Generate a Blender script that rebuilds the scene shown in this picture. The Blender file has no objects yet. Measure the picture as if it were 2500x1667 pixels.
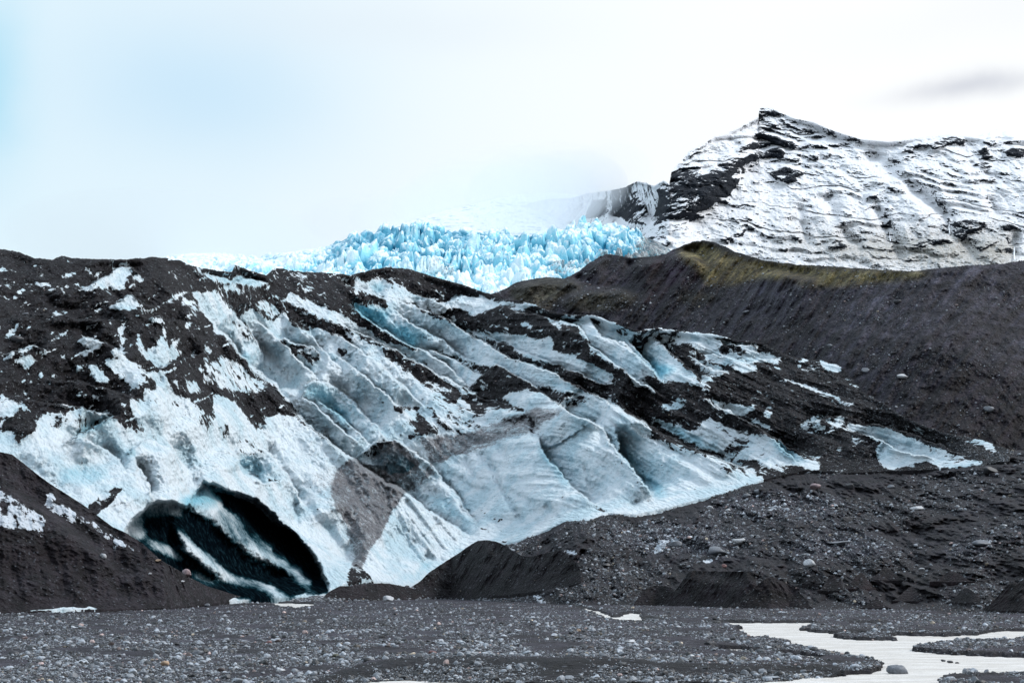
import bpy, math, random
import numpy as np

# ------------------------------------------------------------------ camera, world, sun, exposure
scene = bpy.context.scene
COL = scene.collection
F, CX, CY, V0, H = 4863.0, 1250.0, 833.5, 1395.0, 5.0      # photo is 2500 px wide; horizon row V0; eye height 5 m
TILT = math.atan((V0 - CY) / F)

cam_d = bpy.data.cameras.new("camera")
cam_d.sensor_width = 36.0
cam_d.lens = 36.0 * F / 2500.0
cam_d.clip_start, cam_d.clip_end = 1.0, 60000.0
cam = bpy.data.objects.new("camera", cam_d)
cam.location = (0, 0, H)
cam.rotation_euler = (math.pi / 2 + TILT, 0, 0)
COL.objects.link(cam)
scene.camera = cam

scene.view_settings.view_transform = 'Standard'
scene.view_settings.look = 'None'
scene.view_settings.exposure = 0.10
scene.view_settings.gamma = 1.0
scene.cycles.volume_bounces = 8
scene.cycles.max_bounces = 12
scene.cycles.use_denoising = True

SUN_EL, SUN_AZ = math.radians(46), math.radians(78)       # azimuth from +Y towards +X: from the right, behind thin cloud


def N(nt, kind, **kw):
    n = nt.nodes.new(kind)
    for k, v in kw.items():
        setattr(n, k, v)
    return n


world = bpy.data.worlds.new("World")
scene.world = world
world.use_nodes = True
wt = world.node_tree
wt.nodes.clear()


def wmath(op, a, b=None, c=None, clamp=False, nt=wt):
    n = N(nt, 'ShaderNodeMath', operation=op, use_clamp=clamp)
    for i, x in enumerate((a, b, c)):
        if x is None:
            continue
        if isinstance(x, (int, float)):
            n.inputs[i].default_value = x
        else:
            nt.links.new(x, n.inputs[i])
    return n.outputs[0]


def mixc(nt, fac, a, b, blend='MIX'):
    n = N(nt, 'ShaderNodeMix', data_type='RGBA', blend_type=blend, clamp_factor=True)
    for i, x in ((0, fac), (6, a), (7, b)):
        if isinstance(x, (int, float)):
            n.inputs[i].default_value = x
        elif isinstance(x, (tuple, list)):
            n.inputs[i].default_value = (*x[:3], 1.0)
        else:
            nt.links.new(x, n.inputs[i])
    return n.outputs[2]


def pix_dir(u, v):
    """unit direction of a photo pixel from the camera"""
    a, b = (u - CX) / F, (CY - v) / F
    ct, st = math.cos(TILT), math.sin(TILT)
    d = np.array([a, ct - st * b, st + ct * b])
    return d / np.linalg.norm(d)


tc = N(wt, 'ShaderNodeTexCoord')
gen = tc.outputs['Generated']
sepw = N(wt, 'ShaderNodeSeparateXYZ')
wt.links.new(gen, sepw.inputs[0])
nz = N(wt, 'ShaderNodeTexNoise')
nz.inputs['Scale'].default_value = 5.0
nz.inputs['Detail'].default_value = 6.0
nz.inputs['Roughness'].default_value = 0.55
wt.links.new(gen, nz.inputs['Vector'])
nz2 = N(wt, 'ShaderNodeVectorMath', operation='MULTIPLY_ADD')
wt.links.new(nz.outputs['Color'], nz2.inputs[0])
nz2.inputs[1].default_value = (0.06, 0.06, 0.04)
nz2.inputs[2].default_value = (-0.03, -0.03, -0.02)
warp = N(wt, 'ShaderNodeVectorMath', operation='ADD')
wt.links.new(gen, warp.inputs[0])
wt.links.new(nz2.outputs[0], warp.inputs[1])


def sky_blob(u, v, wu, wv):
    """soft patch of the cloud deck round a direction; 1 in the middle"""
    d = pix_dir(u, v)
    s = N(wt, 'ShaderNodeVectorMath', operation='SUBTRACT')
    wt.links.new(warp.outputs[0], s.inputs[0])
    s.inputs[1].default_value = tuple(d)
    m = N(wt, 'ShaderNodeVectorMath', operation='MULTIPLY')
    wt.links.new(s.outputs[0], m.inputs[0])
    m.inputs[1].default_value = (F / wu, F / wu, F / wv)
    l = N(wt, 'ShaderNodeVectorMath', operation='LENGTH')
    wt.links.new(m.outputs[0], l.inputs[0])
    q = wmath('MULTIPLY', l.outputs['Value'], l.outputs['Value'])
    return wmath('POWER', 2.718, wmath('MULTIPLY', q, -1.0))


# cloud deck: white to the right, thinner and bluer to the left, one small grey cloud
left = N(wt, 'ShaderNodeMapRange', interpolation_type='SMOOTHSTEP')
wt.links.new(sepw.outputs[0], left.inputs[0])
left.inputs[1].default_value, left.inputs[2].default_value = -0.28, 0.20
left.inputs[3].default_value, left.inputs[4].default_value = 1.0, 0.0
cloud = mixc(wt, left.outputs[0], (0.99, 1.0, 1.0), (0.72, 0.87, 0.95))
cloud = mixc(wt, wmath('MULTIPLY', sky_blob(500, 220, 330, 190), 0.55), cloud, (0.44, 0.69, 0.90))
cloud = mixc(wt, wmath('MULTIPLY', sky_blob(-20, 190, 90, 260), 0.8), cloud, (0.36, 0.70, 0.88))
cloud = mixc(wt, wmath('MULTIPLY', sky_blob(2370, 225, 170, 26), 0.75), cloud, (0.55, 0.57, 0.64))
cloud = mixc(wt, wmath('MULTIPLY', sky_blob(2480, 60, 500, 90), 0.25), cloud, (0.72, 0.76, 0.82))
cloud = mixc(wt, wmath('MULTIPLY', sky_blob(900, 60, 420, 70), 0.35), cloud, (0.72, 0.80, 0.88))
cloud = mixc(wt, wmath('MULTIPLY', nz.outputs['Fac'], 0.12), cloud, (0.70, 0.80, 0.90))
# an overcast sky is brighter overhead
up = N(wt, 'ShaderNodeMapRange')
wt.links.new(sepw.outputs[2], up.inputs[0])
up.inputs[1].default_value, up.inputs[2].default_value = 0.30, 0.95
up.inputs[3].default_value, up.inputs[4].default_value = 1.0, 1.05
upc = N(wt, 'ShaderNodeMapRange')
wt.links.new(sepw.outputs[2], upc.inputs[0])
upc.inputs[1].default_value, upc.inputs[2].default_value = 0.28, 0.6
cloud = mixc(wt, upc.outputs[0], cloud, (0.80, 0.95, 1.12))
bg_cloud = N(wt, 'ShaderNodeBackground')
wt.links.new(cloud, bg_cloud.inputs[0])
wt.links.new(up.outputs[0], bg_cloud.inputs[1])
sky = N(wt, 'ShaderNodeTexSky', sky_type='NISHITA', sun_disc=False)
sky.sun_elevation = SUN_EL
sky.sun_rotation = SUN_AZ
bg_sky = N(wt, 'ShaderNodeBackground')
bg_sky.inputs[1].default_value = 0.10
wt.links.new(sky.outputs[0], bg_sky.inputs[0])
mixw = N(wt, 'ShaderNodeMixShader')
mixw.inputs[0].default_value = 0.97
wt.links.new(bg_sky.outputs[0], mixw.inputs[1])
wt.links.new(bg_cloud.outputs[0], mixw.inputs[2])
wo = N(wt, 'ShaderNodeOutputWorld')
wt.links.new(mixw.outputs[0], wo.inputs[0])

sun_d = bpy.data.lights.new("sun", 'SUN')
sun_d.energy = 2.6
sun_d.angle = math.radians(14)
sun_d.color = (1.0, 0.97, 0.93)
sun = bpy.data.objects.new("sun", sun_d)
sx, sy, sz = math.sin(SUN_AZ) * math.cos(SUN_EL), math.cos(SUN_AZ) * math.cos(SUN_EL), math.sin(SUN_EL)
from mathutils import Vector
sun.rotation_euler = Vector((sx, sy, sz)).to_track_quat('Z', 'Y').to_euler()
COL.objects.link(sun)

# ------------------------------------------------------------------ noise and maps
rng = np.random.default_rng(7)
random.seed(7)


def _hash(ix, iy, seed):
    h = (ix.astype(np.int64) * 374761393 + iy.astype(np.int64) * 668265263 + seed * 1442695041) & 0xFFFFFFFF
    h = ((h ^ (h >> 13)) * 1274126177) & 0xFFFFFFFF
    h = ((h ^ (h >> 16)) * 2246822519) & 0xFFFFFFFF
    return ((h ^ (h >> 15)) & 0xFFFFFF).astype(np.float64) / 0xFFFFFF


def vnoise(x, y, seed=0):
    """gradient noise, about -1..1"""
    fx, fy = np.floor(x), np.floor(y)
    ix, iy = fx.astype(np.int64), fy.astype(np.int64)
    tx, ty = x - fx, y - fy
    sx_, sy_ = tx * tx * tx * (tx * (tx * 6 - 15) + 10), ty * ty * ty * (ty * (ty * 6 - 15) + 10)

    def g(dx, dy):
        a = _hash(ix + dx, iy + dy, seed) * 2 * np.pi
        return np.cos(a) * (tx - dx) + np.sin(a) * (ty - dy)
    a = g(0, 0) * (1 - sx_) + g(1, 0) * sx_
    b = g(0, 1) * (1 - sx_) + g(1, 1) * sx_
    return (a * (1 - sy_) + b * sy_) * 1.5


def fbm(x, y, octv=5, seed=0, gain=0.5, lac=2.03):
    s, a, t = 0, 1.0, 0
    for o in range(octv):
        s = s + a * vnoise(x, y, seed + o * 17)
        t += a
        a *= gain
        x, y = x * lac + 3.1, y * lac + 1.7
    return s / t * 1.4


def ridged(x, y, octv=5, seed=0, gain=0.5, lac=2.03):
    s, a, t = 0, 1.0, 0
    for o in range(octv):
        s = s + a * (1 - np.abs(vnoise(x, y, seed + o * 17)) * 1.6)
        t += a
        a *= gain
        x, y = x * lac + 3.1, y * lac + 1.7
    return s / t


def worley(x, y, seed=0):
    """F1, F2, cell random, offset x and y to the cell point"""
    ix, iy = np.floor(x).astype(np.int64), np.floor(y).astype(np.int64)
    f1 = np.full(x.shape, 9.0)
    f2 = np.full(x.shape, 9.0)
    cr = np.zeros(x.shape)
    ox, oy = np.zeros(x.shape), np.zeros(x.shape)
    for dx in (-1, 0, 1):
        for dy in (-1, 0, 1):
            cx, cy = ix + dx, iy + dy
            px = cx + 0.1 + 0.8 * _hash(cx, cy, seed)
            py = cy + 0.1 + 0.8 * _hash(cx, cy, seed + 5)
            d = np.hypot(x - px, y - py)
            near = d < f1
            f2 = np.where(near, f1, np.minimum(f2, d))
            cr = np.where(near, _hash(cx, cy, seed + 9), cr)
            ox = np.where(near, x - px, ox)
            oy = np.where(near, y - py, oy)
            f1 = np.where(near, d, f1)
    return f1, f2, cr, ox, oy


def sstep(a, b, x):
    t = np.clip((x - a) / (b - a), 0, 1)
    return t * t * (3 - 2 * t)


# survey sheets: coordinates read off the photograph, in several enlarged crops
CROPS = {0: (0, 0, 0.9408), 1: (0, 550, 2.766), 2: (0, 1000, 2.766), 3: (800, 600, 2.766), 4: (700, 1050, 2.766),
         5: (1500, 700, 2.351), 6: (1500, 1100, 2.352), 7: (1400, 230, 2.138), 8: (400, 450, 1.8816), 9: (0, 1367, 2.352), 10: (0, 0, 1.0)}


def cr(c, pts):
    x0, y0, s = CROPS[c]
    return [(x0 + x / s, y0 + y / s) for x, y in pts]


RU0, RSTEP = -80.0, 2.0
RW, RH = 1340, 860


def new_map(val=0.0):
    return np.full((RH, RW), float(val))


MU, MV = np.meshgrid(RU0 + np.arange(RW) * RSTEP, np.arange(RH) * RSTEP)


def fill(m, c, pts, val=1.0):
    p = np.array(cr(c, pts))
    x0 = max(0, int((p[:, 0].min() - RU0) / RSTEP) - 1)
    x1 = min(RW, int((p[:, 0].max() - RU0) / RSTEP) + 2)
    y0 = max(0, int(p[:, 1].min() / RSTEP) - 1)
    y1 = min(RH, int(p[:, 1].max() / RSTEP) + 2)
    if x1 <= x0 or y1 <= y0:
        return
    X, Y = MU[y0:y1, x0:x1], MV[y0:y1, x0:x1]
    ins = np.zeros(X.shape, bool)
    q = np.roll(p, -1, 0)
    for (ax, ay), (bx, by) in zip(p, q):
        if ay == by:
            continue
        c_ = ((ay > Y) != (by > Y)) & (X < (bx - ax) * (Y - ay) / (by - ay) + ax)
        ins ^= c_
    sub = m[y0:y1, x0:x1]
    sub[ins] = val


def line_field(pts, pad):
    """bbox slice, distance, signed side (+ = right-hand / upper side of a line that runs rightwards), along 0..1"""
    p = np.array(pts, float)
    x0 = max(0, int((p[:, 0].min() - pad - RU0) / RSTEP))
    x1 = min(RW, int((p[:, 0].max() + pad - RU0) / RSTEP) + 1)
    y0 = max(0, int((p[:, 1].min() - pad) / RSTEP))
    y1 = min(RH, int((p[:, 1].max() + pad) / RSTEP) + 1)
    X, Y = MU[y0:y1, x0:x1], MV[y0:y1, x0:x1]
    best = np.full(X.shape, 1e9)
    side = np.ones(X.shape)
    along = np.zeros(X.shape)
    seg = np.hypot(*(p[1:] - p[:-1]).T)
    cum = np.concatenate([[0], np.cumsum(seg)])
    for i in range(len(p) - 1):
        ax, ay = p[i]
        dx, dy = p[i + 1] - p[i]
        t = np.clip(((X - ax) * dx + (Y - ay) * dy) / (seg[i] ** 2), 0, 1)
        ex, ey = X - ax - t * dx, Y - ay - t * dy
        d = np.hypot(ex, ey)
        nr = d < best
        best = np.where(nr, d, best)
        s = -(dx * (Y - ay) - dy * (X - ax))
        side = np.where(nr, np.sign(s), side)
        along = np.where(nr, (cum[i] + t * seg[i]) / cum[-1], along)
    return (slice(y0, y1), slice(x0, x1)), best, side, along


def stroke(m, c, pts, w, val=1.0):
    sl, d, s, a = line_field(cr(c, pts), w * 2 + 4)
    k = sstep(w * 0.5 + 1.5, w * 0.5 - 1.0, d) * np.minimum(1, 0.35 + 2.6 * np.minimum(a, 1 - a))
    m[sl] = m[sl] * (1 - k) + val * k


def scarp(m, c, pts, ap, wp, an=0.0, wn=30.0, sharp=1.6):
    """relief in metres: upper/right side pushed back by ap fading over wp px, other side by an over wn"""
    sl, d, s, a = line_field(cr(c, pts), max(wp, wn) * 3)
    tap = np.minimum(1, 5.0 * np.minimum(a, 1 - a)) * (1 - sstep(0.0, 1.0, np.where((a < 0.005) | (a > 0.995), d / 60.0, 0)))
    sd = d * s
    k = sstep(-sharp * 0.3, sharp, sd)
    tap = tap * sstep(max(wp, wn) * 2.9, max(wp, wn) * 1.2, d)
    m[sl] += tap * (ap * k * np.exp(-np.maximum(sd, 0) / wp) + an * (1 - k) * np.exp(-np.maximum(-sd, 0) / wn))


def groove(m, c, pts, a_, w):
    sl, d, s, a = line_field(cr(c, pts), w * 3)
    tap = sstep(0, 1, np.minimum(1, 0.1 + 3.0 * np.minimum(a, 1 - a)))
    m[sl] += tap * a_ * np.exp(-(d / w) ** 2)


def blur(m, r):
    r = int(round(r))
    if r < 1:
        return m
    for _ in range(2):
        for ax in (0, 1):
            pad = [(0, 0), (0, 0)]
            pad[ax] = (r + 1, r)
            c = np.cumsum(np.pad(m, pad, mode='edge'), axis=ax)
            n = m.shape[ax]
            m = (np.take(c, np.arange(2 * r + 1, 2 * r + 1 + n), ax) - np.take(c, np.arange(0, n), ax)) / (2 * r + 1)
    return m


def samp(m, u, v):
    x = np.clip((u - RU0) / RSTEP, 0, RW - 1.001)
    y = np.clip(v / RSTEP, 0, RH - 1.001)
    ix, iy = x.astype(int), y.astype(int)
    tx, ty = x - ix, y - iy
    return (m[iy, ix] * (1 - tx) + m[iy, ix + 1] * tx) * (1 - ty) + (m[iy + 1, ix] * (1 - tx) + m[iy + 1, ix + 1] * tx) * ty


def curve(c, pts):
    p = np.array(sorted(cr(c, pts)))
    return lambda u: np.interp(u, p[:, 0], p[:, 1])


def unproject(u, v, Y):
    """world point seen at pixel (u, v) at forward distance Y"""
    a, b = (u - CX) / F, (CY - v) / F
    ct, st = math.cos(TILT), math.sin(TILT)
    dy, dz = ct - st * b, st + ct * b
    return np.stack([a * Y / dy, Y + 0 * u, H + dz / dy * Y], -1)


def project(P):
    x, y, z = P[..., 0], P[..., 1], P[..., 2] - H
    ct, st = math.cos(TILT), math.sin(TILT)
    d = y * ct + z * st
    b = -y * st + z * ct
    return CX + F * x / d, CY - F * b / d


def tanv(v):
    b = (CY - v) / F
    ct, st = math.cos(TILT), math.sin(TILT)
    return (st + ct * b) / (ct - st * b)


def plane_Y(v, Yf, zf, s):
    """forward distance at which pixel row v meets a slope s that starts at (Yf, zf)"""
    return (H - zf + s * Yf) / np.maximum(s - tanv(v), 0.02)


# ------------------------------------------------------------------ mesh helpers
def mesh_from(name, verts, faces_flat, loop_start, mat, smooth=True, attrs=None):
    me = bpy.data.meshes.new(name)
    nv, nl, nf = len(verts), len(faces_flat), len(loop_start)
    me.vertices.add(nv)
    me.loops.add(nl)
    me.polygons.add(nf)
    me.vertices.foreach_set('co', np.ascontiguousarray(verts, np.float32).ravel())
    me.loops.foreach_set('vertex_index', np.ascontiguousarray(faces_flat, np.int32))
    me.polygons.foreach_set('loop_start', np.ascontiguousarray(loop_start, np.int32))
    me.polygons.foreach_set('use_smooth', np.full(nf, smooth, bool))
    me.update(calc_edges=True)
    for k, arr in (attrs or {}).items():
        a = me.color_attributes.new(name=k, type='FLOAT_COLOR', domain='POINT')
        arr = np.asarray(arr, np.float32)
        if arr.shape[-1] == 3:
            arr = np.concatenate([arr, np.ones((len(arr), 1), np.float32)], 1)
        a.data.foreach_set('color', arr.ravel())
    me.materials.append(mat)
    o = bpy.data.objects.new(name, me)
    COL.objects.link(o)
    return o


def grid_faces(nr, nc, keep=None):
    i = np.arange(nr * nc).reshape(nr, nc)
    q = np.stack([i[:-1, :-1], i[:-1, 1:], i[1:, 1:], i[1:, :-1]], -1).reshape(-1, 4)
    if keep is not None:
        q = q[keep.ravel()]
    return q


def grid_obj(name, P, mat, attrs=None, keep=None, smooth=True, flip=False):
    nr, nc = P.shape[:2]
    q = grid_faces(nr, nc, keep)
    if flip:
        q = q[:, ::-1]
    V = P.reshape(-1, 3)
    at = {k: a.reshape(-1, a.shape[-1]) for k, a in (attrs or {}).items()}
    if keep is not None:
        used = np.unique(q)
        remap = np.zeros(len(V), int)
        remap[used] = np.arange(len(used))
        q = remap[q]
        V = V[used]
        at = {k: a[used] for k, a in at.items()}
    return mesh_from(name, V, q.ravel(), np.arange(len(q)) * 4, mat, smooth, at)


def tag(o, label=None, cat=None, group=None, kind=None):
    for k, v in (('label', label), ('category', cat), ('group', group), ('kind', kind)):
        if v:
            o[k] = v
    return o


def sheet(us, top, bot, nr, depth, power=1.0, back=(2, 5, 10, 20), back_s=0.6, skirt=(1.0, 3.0)):
    """terrain surveyed column by column: rows run from the foot line (bot) up to the crest line (top), then down the far side"""
    s = (np.linspace(0, 1, nr) ** power)[:, None]
    U = np.repeat(us[None, :], nr, 0)
    T, B = top(us)[None, :], bot(us)[None, :]
    V = B + (T - B) * s
    Y = depth(U, V)
    P = unproject(U, V, Y)
    rows = [P]
    last = P[-1]
    for b in back:
        r = last.copy()
        r[:, 1] += b
        r[:, 0] *= (1 + b / last[:, 1])
        r[:, 2] -= b * back_s
        rows.append(r[None])
    first = P[0]
    pre = []
    for b in skirt[::-1]:
        r = first.copy()
        r[:, 2] -= b
        pre.append(r[None])
    out = np.concatenate(pre + rows, 0)
    return out, U, V, len(skirt)


def pad_attr(a, pre, post):
    return np.concatenate([np.repeat(a[:1], pre, 0), a, np.repeat(a[-1:], post, 0)], 0)


def sampler(P, r0, r1):
    """random surface points: (row fraction, col fraction) -> point"""
    def f(rf, cf):
        r = r0 + rf * (r1 - 1 - r0)
        c = cf * (P.shape[1] - 1)
        ir, ic = np.clip(r.astype(int), 0, P.shape[0] - 2), np.clip(c.astype(int), 0, P.shape[1] - 2)
        tr, tc_ = (r - ir)[:, None], (c - ic)[:, None]
        return (P[ir, ic] * (1 - tc_) + P[ir, ic + 1] * tc_) * (1 - tr) + (P[ir + 1, ic] * (1 - tc_) + P[ir + 1, ic + 1] * tc_) * tr
    return f


# ------------------------------------------------------------------ materials
def new_mat(name):
    m = bpy.data.materials.new(name)
    m.use_nodes = True
    nt = m.node_tree
    nt.nodes.clear()
    out = N(nt, 'ShaderNodeOutputMaterial')
    bs = N(nt, 'ShaderNodeBsdfPrincipled')
    nt.links.new(bs.outputs[0], out.inputs[0])
    return m, nt, bs


def M(nt):
    return lambda op, a, b=None, c=None, clamp=False: wmath(op, a, b, c, clamp, nt)


def noise_n(nt, vec, scale, detail=4, rough=0.55, stretch=None, rot=0.0, out='Fac', dist=0.0):
    if stretch or rot:
        mp = N(nt, 'ShaderNodeMapping')
        mp.vector_type = 'POINT'
        mp.inputs['Rotation'].default_value = (0, 0, rot)
        mp.inputs['Scale'].default_value = stretch or (1, 1, 1)
        # rotate first, then stretch
        r = N(nt, 'ShaderNodeVectorRotate', rotation_type='Z_AXIS')
        r.inputs['Angle'].default_value = rot
        nt.links.new(vec, r.inputs['Vector'])
        mp.inputs['Rotation'].default_value = (0, 0, 0)
        nt.links.new(r.outputs[0], mp.inputs['Vector'])
        vec = mp.outputs[0]
    n = N(nt, 'ShaderNodeTexNoise')
    n.inputs['Scale'].default_value = scale
    n.inputs['Detail'].default_value = detail
    n.inputs['Roughness'].default_value = rough
    n.inputs['Distortion'].default_value = dist
    nt.links.new(vec, n.inputs['Vector'])
    return n.outputs[out]


def ramp01(nt, x, a, b, smooth=True):
    n = N(nt, 'ShaderNodeMapRange', interpolation_type='SMOOTHSTEP' if smooth else 'LINEAR')
    nt.links.new(x, n.inputs[0])
    n.inputs[1].default_value, n.inputs[2].default_value = a, b
    return n.outputs[0]


def bump(nt, height, dist, strength=1.0, normal=None):
    b = N(nt, 'ShaderNodeBump')
    b.inputs['Distance'].default_value = dist
    b.inputs['Strength'].default_value = strength
    nt.links.new(height, b.inputs['Height'])
    if normal is not None:
        nt.links.new(normal, b.inputs['Normal'])
    return b.outputs[0]


def obj_coord(nt):
    return N(nt, 'ShaderNodeTexCoord').outputs['Object']


def gravel_color(nt, P, scale=1.0, dark=(0.006, 0.0053, 0.0062), mid=(0.025, 0.0225, 0.0265), light=(0.20, 0.22, 0.25), specks=True):
    """dark moraine grit with a scatter of paler stones"""
    a = noise_n(nt, P, 0.35 * scale, 6, 0.62)
    c = mixc(nt, ramp01(nt, a, 0.34, 0.68), dark, mid)
    v = N(nt, 'ShaderNodeTexVoronoi')
    v.inputs['Scale'].default_value = 2.2 * scale
    nt.links.new(P, v.inputs['Vector'])
    sp = N(nt, 'ShaderNodeSeparateColor')
    nt.links.new(v.outputs['Color'], sp.inputs[0])
    st = M(nt)('MULTIPLY', ramp01(nt, sp.outputs[0], 0.80, 0.97), ramp01(nt, v.outputs['Distance'], 0.42, 0.22))
    if not specks:
        return c, v.outputs['Distance'], a, st
    c = mixc(nt, st, c, light)
    return c, v.outputs['Distance'], a


# --- glacier ice with debris cover: attribute m = (debris, brown dirt, blue, dark ice with painted cave shade)
def make_ice():
    m, nt, bs = new_mat("glacier_ice")
    mm = M(nt)
    P = obj_coord(nt)
    at = N(nt, 'ShaderNodeAttribute', attribute_name='m')
    sp = N(nt, 'ShaderNodeSeparateColor')
    nt.links.new(at.outputs['Color'], sp.inputs[0])
    deb, dirt, blue, dark = sp.outputs[0], sp.outputs[1], sp.outputs[2], at.outputs['Alpha']
    rot = math.radians(27)
    # fine noises: streaks run down the ribs
    n1 = noise_n(nt, P, 1.0, 6, 0.68, stretch=(0.75, 0.14, 0.5), rot=-rot)
    n2 = noise_n(nt, P, 0.55, 9, 0.72)
    nn = mm('ADD', mm('MULTIPLY', n1, 0.6), mm('MULTIPLY', n2, 0.4))
    k = mm('MULTIPLY', mm('SUBTRACT', nn, 0.5), 3.5)
    t = mm('ADD', deb, k)
    debm = ramp01(nt, t, 0.49, 0.56)
    # ice colour
    s1 = noise_n(nt, P, 1.3, 7, 0.66, stretch=(1.5, 0.22, 0.7), rot=-rot)
    s2 = noise_n(nt, P, 0.12, 6, 0.6)
    s3 = noise_n(nt, P, 5.0, 4, 0.7)
    white, pale, bl, deep = (0.77, 0.85, 0.90), (0.56, 0.73, 0.81), (0.18, 0.53, 0.67), (0.03, 0.28, 0.40)
    c = mixc(nt, ramp01(nt, s2, 0.40, 0.66), white, pale)
    b2 = mm('ADD', blue, mm('MULTIPLY', mm('SUBTRACT', s1, 0.5), 0.35))
    c = mixc(nt, ramp01(nt, b2, 0.12, 0.62), c, bl)
    c = mixc(nt, ramp01(nt, b2, 0.62, 1.15), c, deep)
    # sooty film in streaks
    film = mm('MULTIPLY', ramp01(nt, s1, 0.50, 0.78), ramp01(nt, s2, 0.40, 0.66))
    c = mixc(nt, mm('MULTIPLY', film, 0.65), c, (0.17, 0.24, 0.30))
    specks = ramp01(nt, s3, 0.62, 0.74)
    gran = noise_n(nt, P, 1.7, 8, 0.76, stretch=(1.5, 0.5, 1.0), rot=-rot)
    c = mixc(nt, mm('MULTIPLY', ramp01(nt, gran, 0.50, 0.66), mm('ADD', 0.22, mm('MULTIPLY', ramp01(nt, s2, 0.42, 0.62), 0.4))), c, (0.20, 0.33, 0.40))
    c = mixc(nt, mm('MULTIPLY', specks, 0.30), c, (0.10, 0.11, 0.13))
    # brown dirt bands
    d2 = mm('ADD', dirt, mm('ADD', mm('MULTIPLY', mm('SUBTRACT', n1, 0.5), 1.3), mm('MULTIPLY', mm('SUBTRACT', gran, 0.5), 1.6)))
    dcol = mixc(nt, ramp01(nt, s3, 0.35, 0.70), (0.030, 0.023, 0.025), (0.19, 0.165, 0.175))
    c = mixc(nt, mm('MULTIPLY', ramp01(nt, d2, 0.25, 0.85), 0.9), c, dcol)
    # dark ice: the cave's shade is painted in as teal and near-black
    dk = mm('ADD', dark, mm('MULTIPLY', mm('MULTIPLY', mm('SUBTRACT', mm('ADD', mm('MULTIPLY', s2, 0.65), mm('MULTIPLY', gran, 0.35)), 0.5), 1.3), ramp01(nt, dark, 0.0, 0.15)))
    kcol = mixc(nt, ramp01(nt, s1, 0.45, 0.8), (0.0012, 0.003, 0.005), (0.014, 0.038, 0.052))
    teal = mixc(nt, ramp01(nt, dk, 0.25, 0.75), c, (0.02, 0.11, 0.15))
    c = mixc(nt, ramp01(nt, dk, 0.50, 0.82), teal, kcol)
    g, vd, a = gravel_color(nt, P, 1.0, dark=(0.0075, 0.0065, 0.0075), mid=(0.024, 0.0215, 0.025), light=(0.15, 0.16, 0.18))
    col = mixc(nt, debm, c, g)
    nt.links.new(col, bs.inputs['Base Color'])
    rgh = mm('ADD', mm('MULTIPLY', debm, 0.25), 0.42)
    nt.links.new(rgh, bs.inputs['Roughness'])
    spc = mm('MULTIPLY', mm('SUBTRACT', 1.0, ramp01(nt, dk, 0.25, 0.7)), mm('SUBTRACT', 0.35, mm('MULTIPLY', debm, 0.25)))
    nt.links.new(spc, bs.inputs['Specular IOR Level'])
    sc = N(nt, 'ShaderNodeTexVoronoi', feature='SMOOTH_F1')
    sc.inputs['Scale'].default_value = 1.0
    sc.inputs['Smoothness'].default_value = 0.35
    mp = N(nt, 'ShaderNodeVectorMath', operation='MULTIPLY')
    mp.inputs[1].default_value = (1.25, 0.42, 1.0)
    rv = N(nt, 'ShaderNodeVectorRotate', rotation_type='Z_AXIS')
    rv.inputs['Angle'].default_value = -rot
    nt.links.new(P, rv.inputs['Vector'])
    nt.links.new(rv.outputs[0], mp.inputs[0])
    nt.links.new(mp.outputs[0], sc.inputs['Vector'])
    scal = sc.outputs['Distance']
    ice_h = mm('ADD', mm('MULTIPLY', s1, 1.0), mm('ADD', mm('MULTIPLY', scal, 0.8), mm('MULTIPLY', noise_n(nt, P, 3.0, 6, 0.68, stretch=(1, 0.5, 1), rot=-rot), 0.7)))
    deb_h = mm('ADD', mm('MULTIPLY', noise_n(nt, P, 1.2, 8, 0.7), 1.6), mm('MULTIPLY', vd, -0.5))
    hh = N(nt, 'ShaderNodeMix', data_type='FLOAT')
    nt.links.new(debm, hh.inputs[0])
    nt.links.new(ice_h, hh.inputs[2])
    nt.links.new(mm('ADD', deb_h, 0.4), hh.inputs[3])
    nt.links.new(bump(nt, hh.outputs[0], 0.8, 1.0), bs.inputs['Normal'])
    return m


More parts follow.
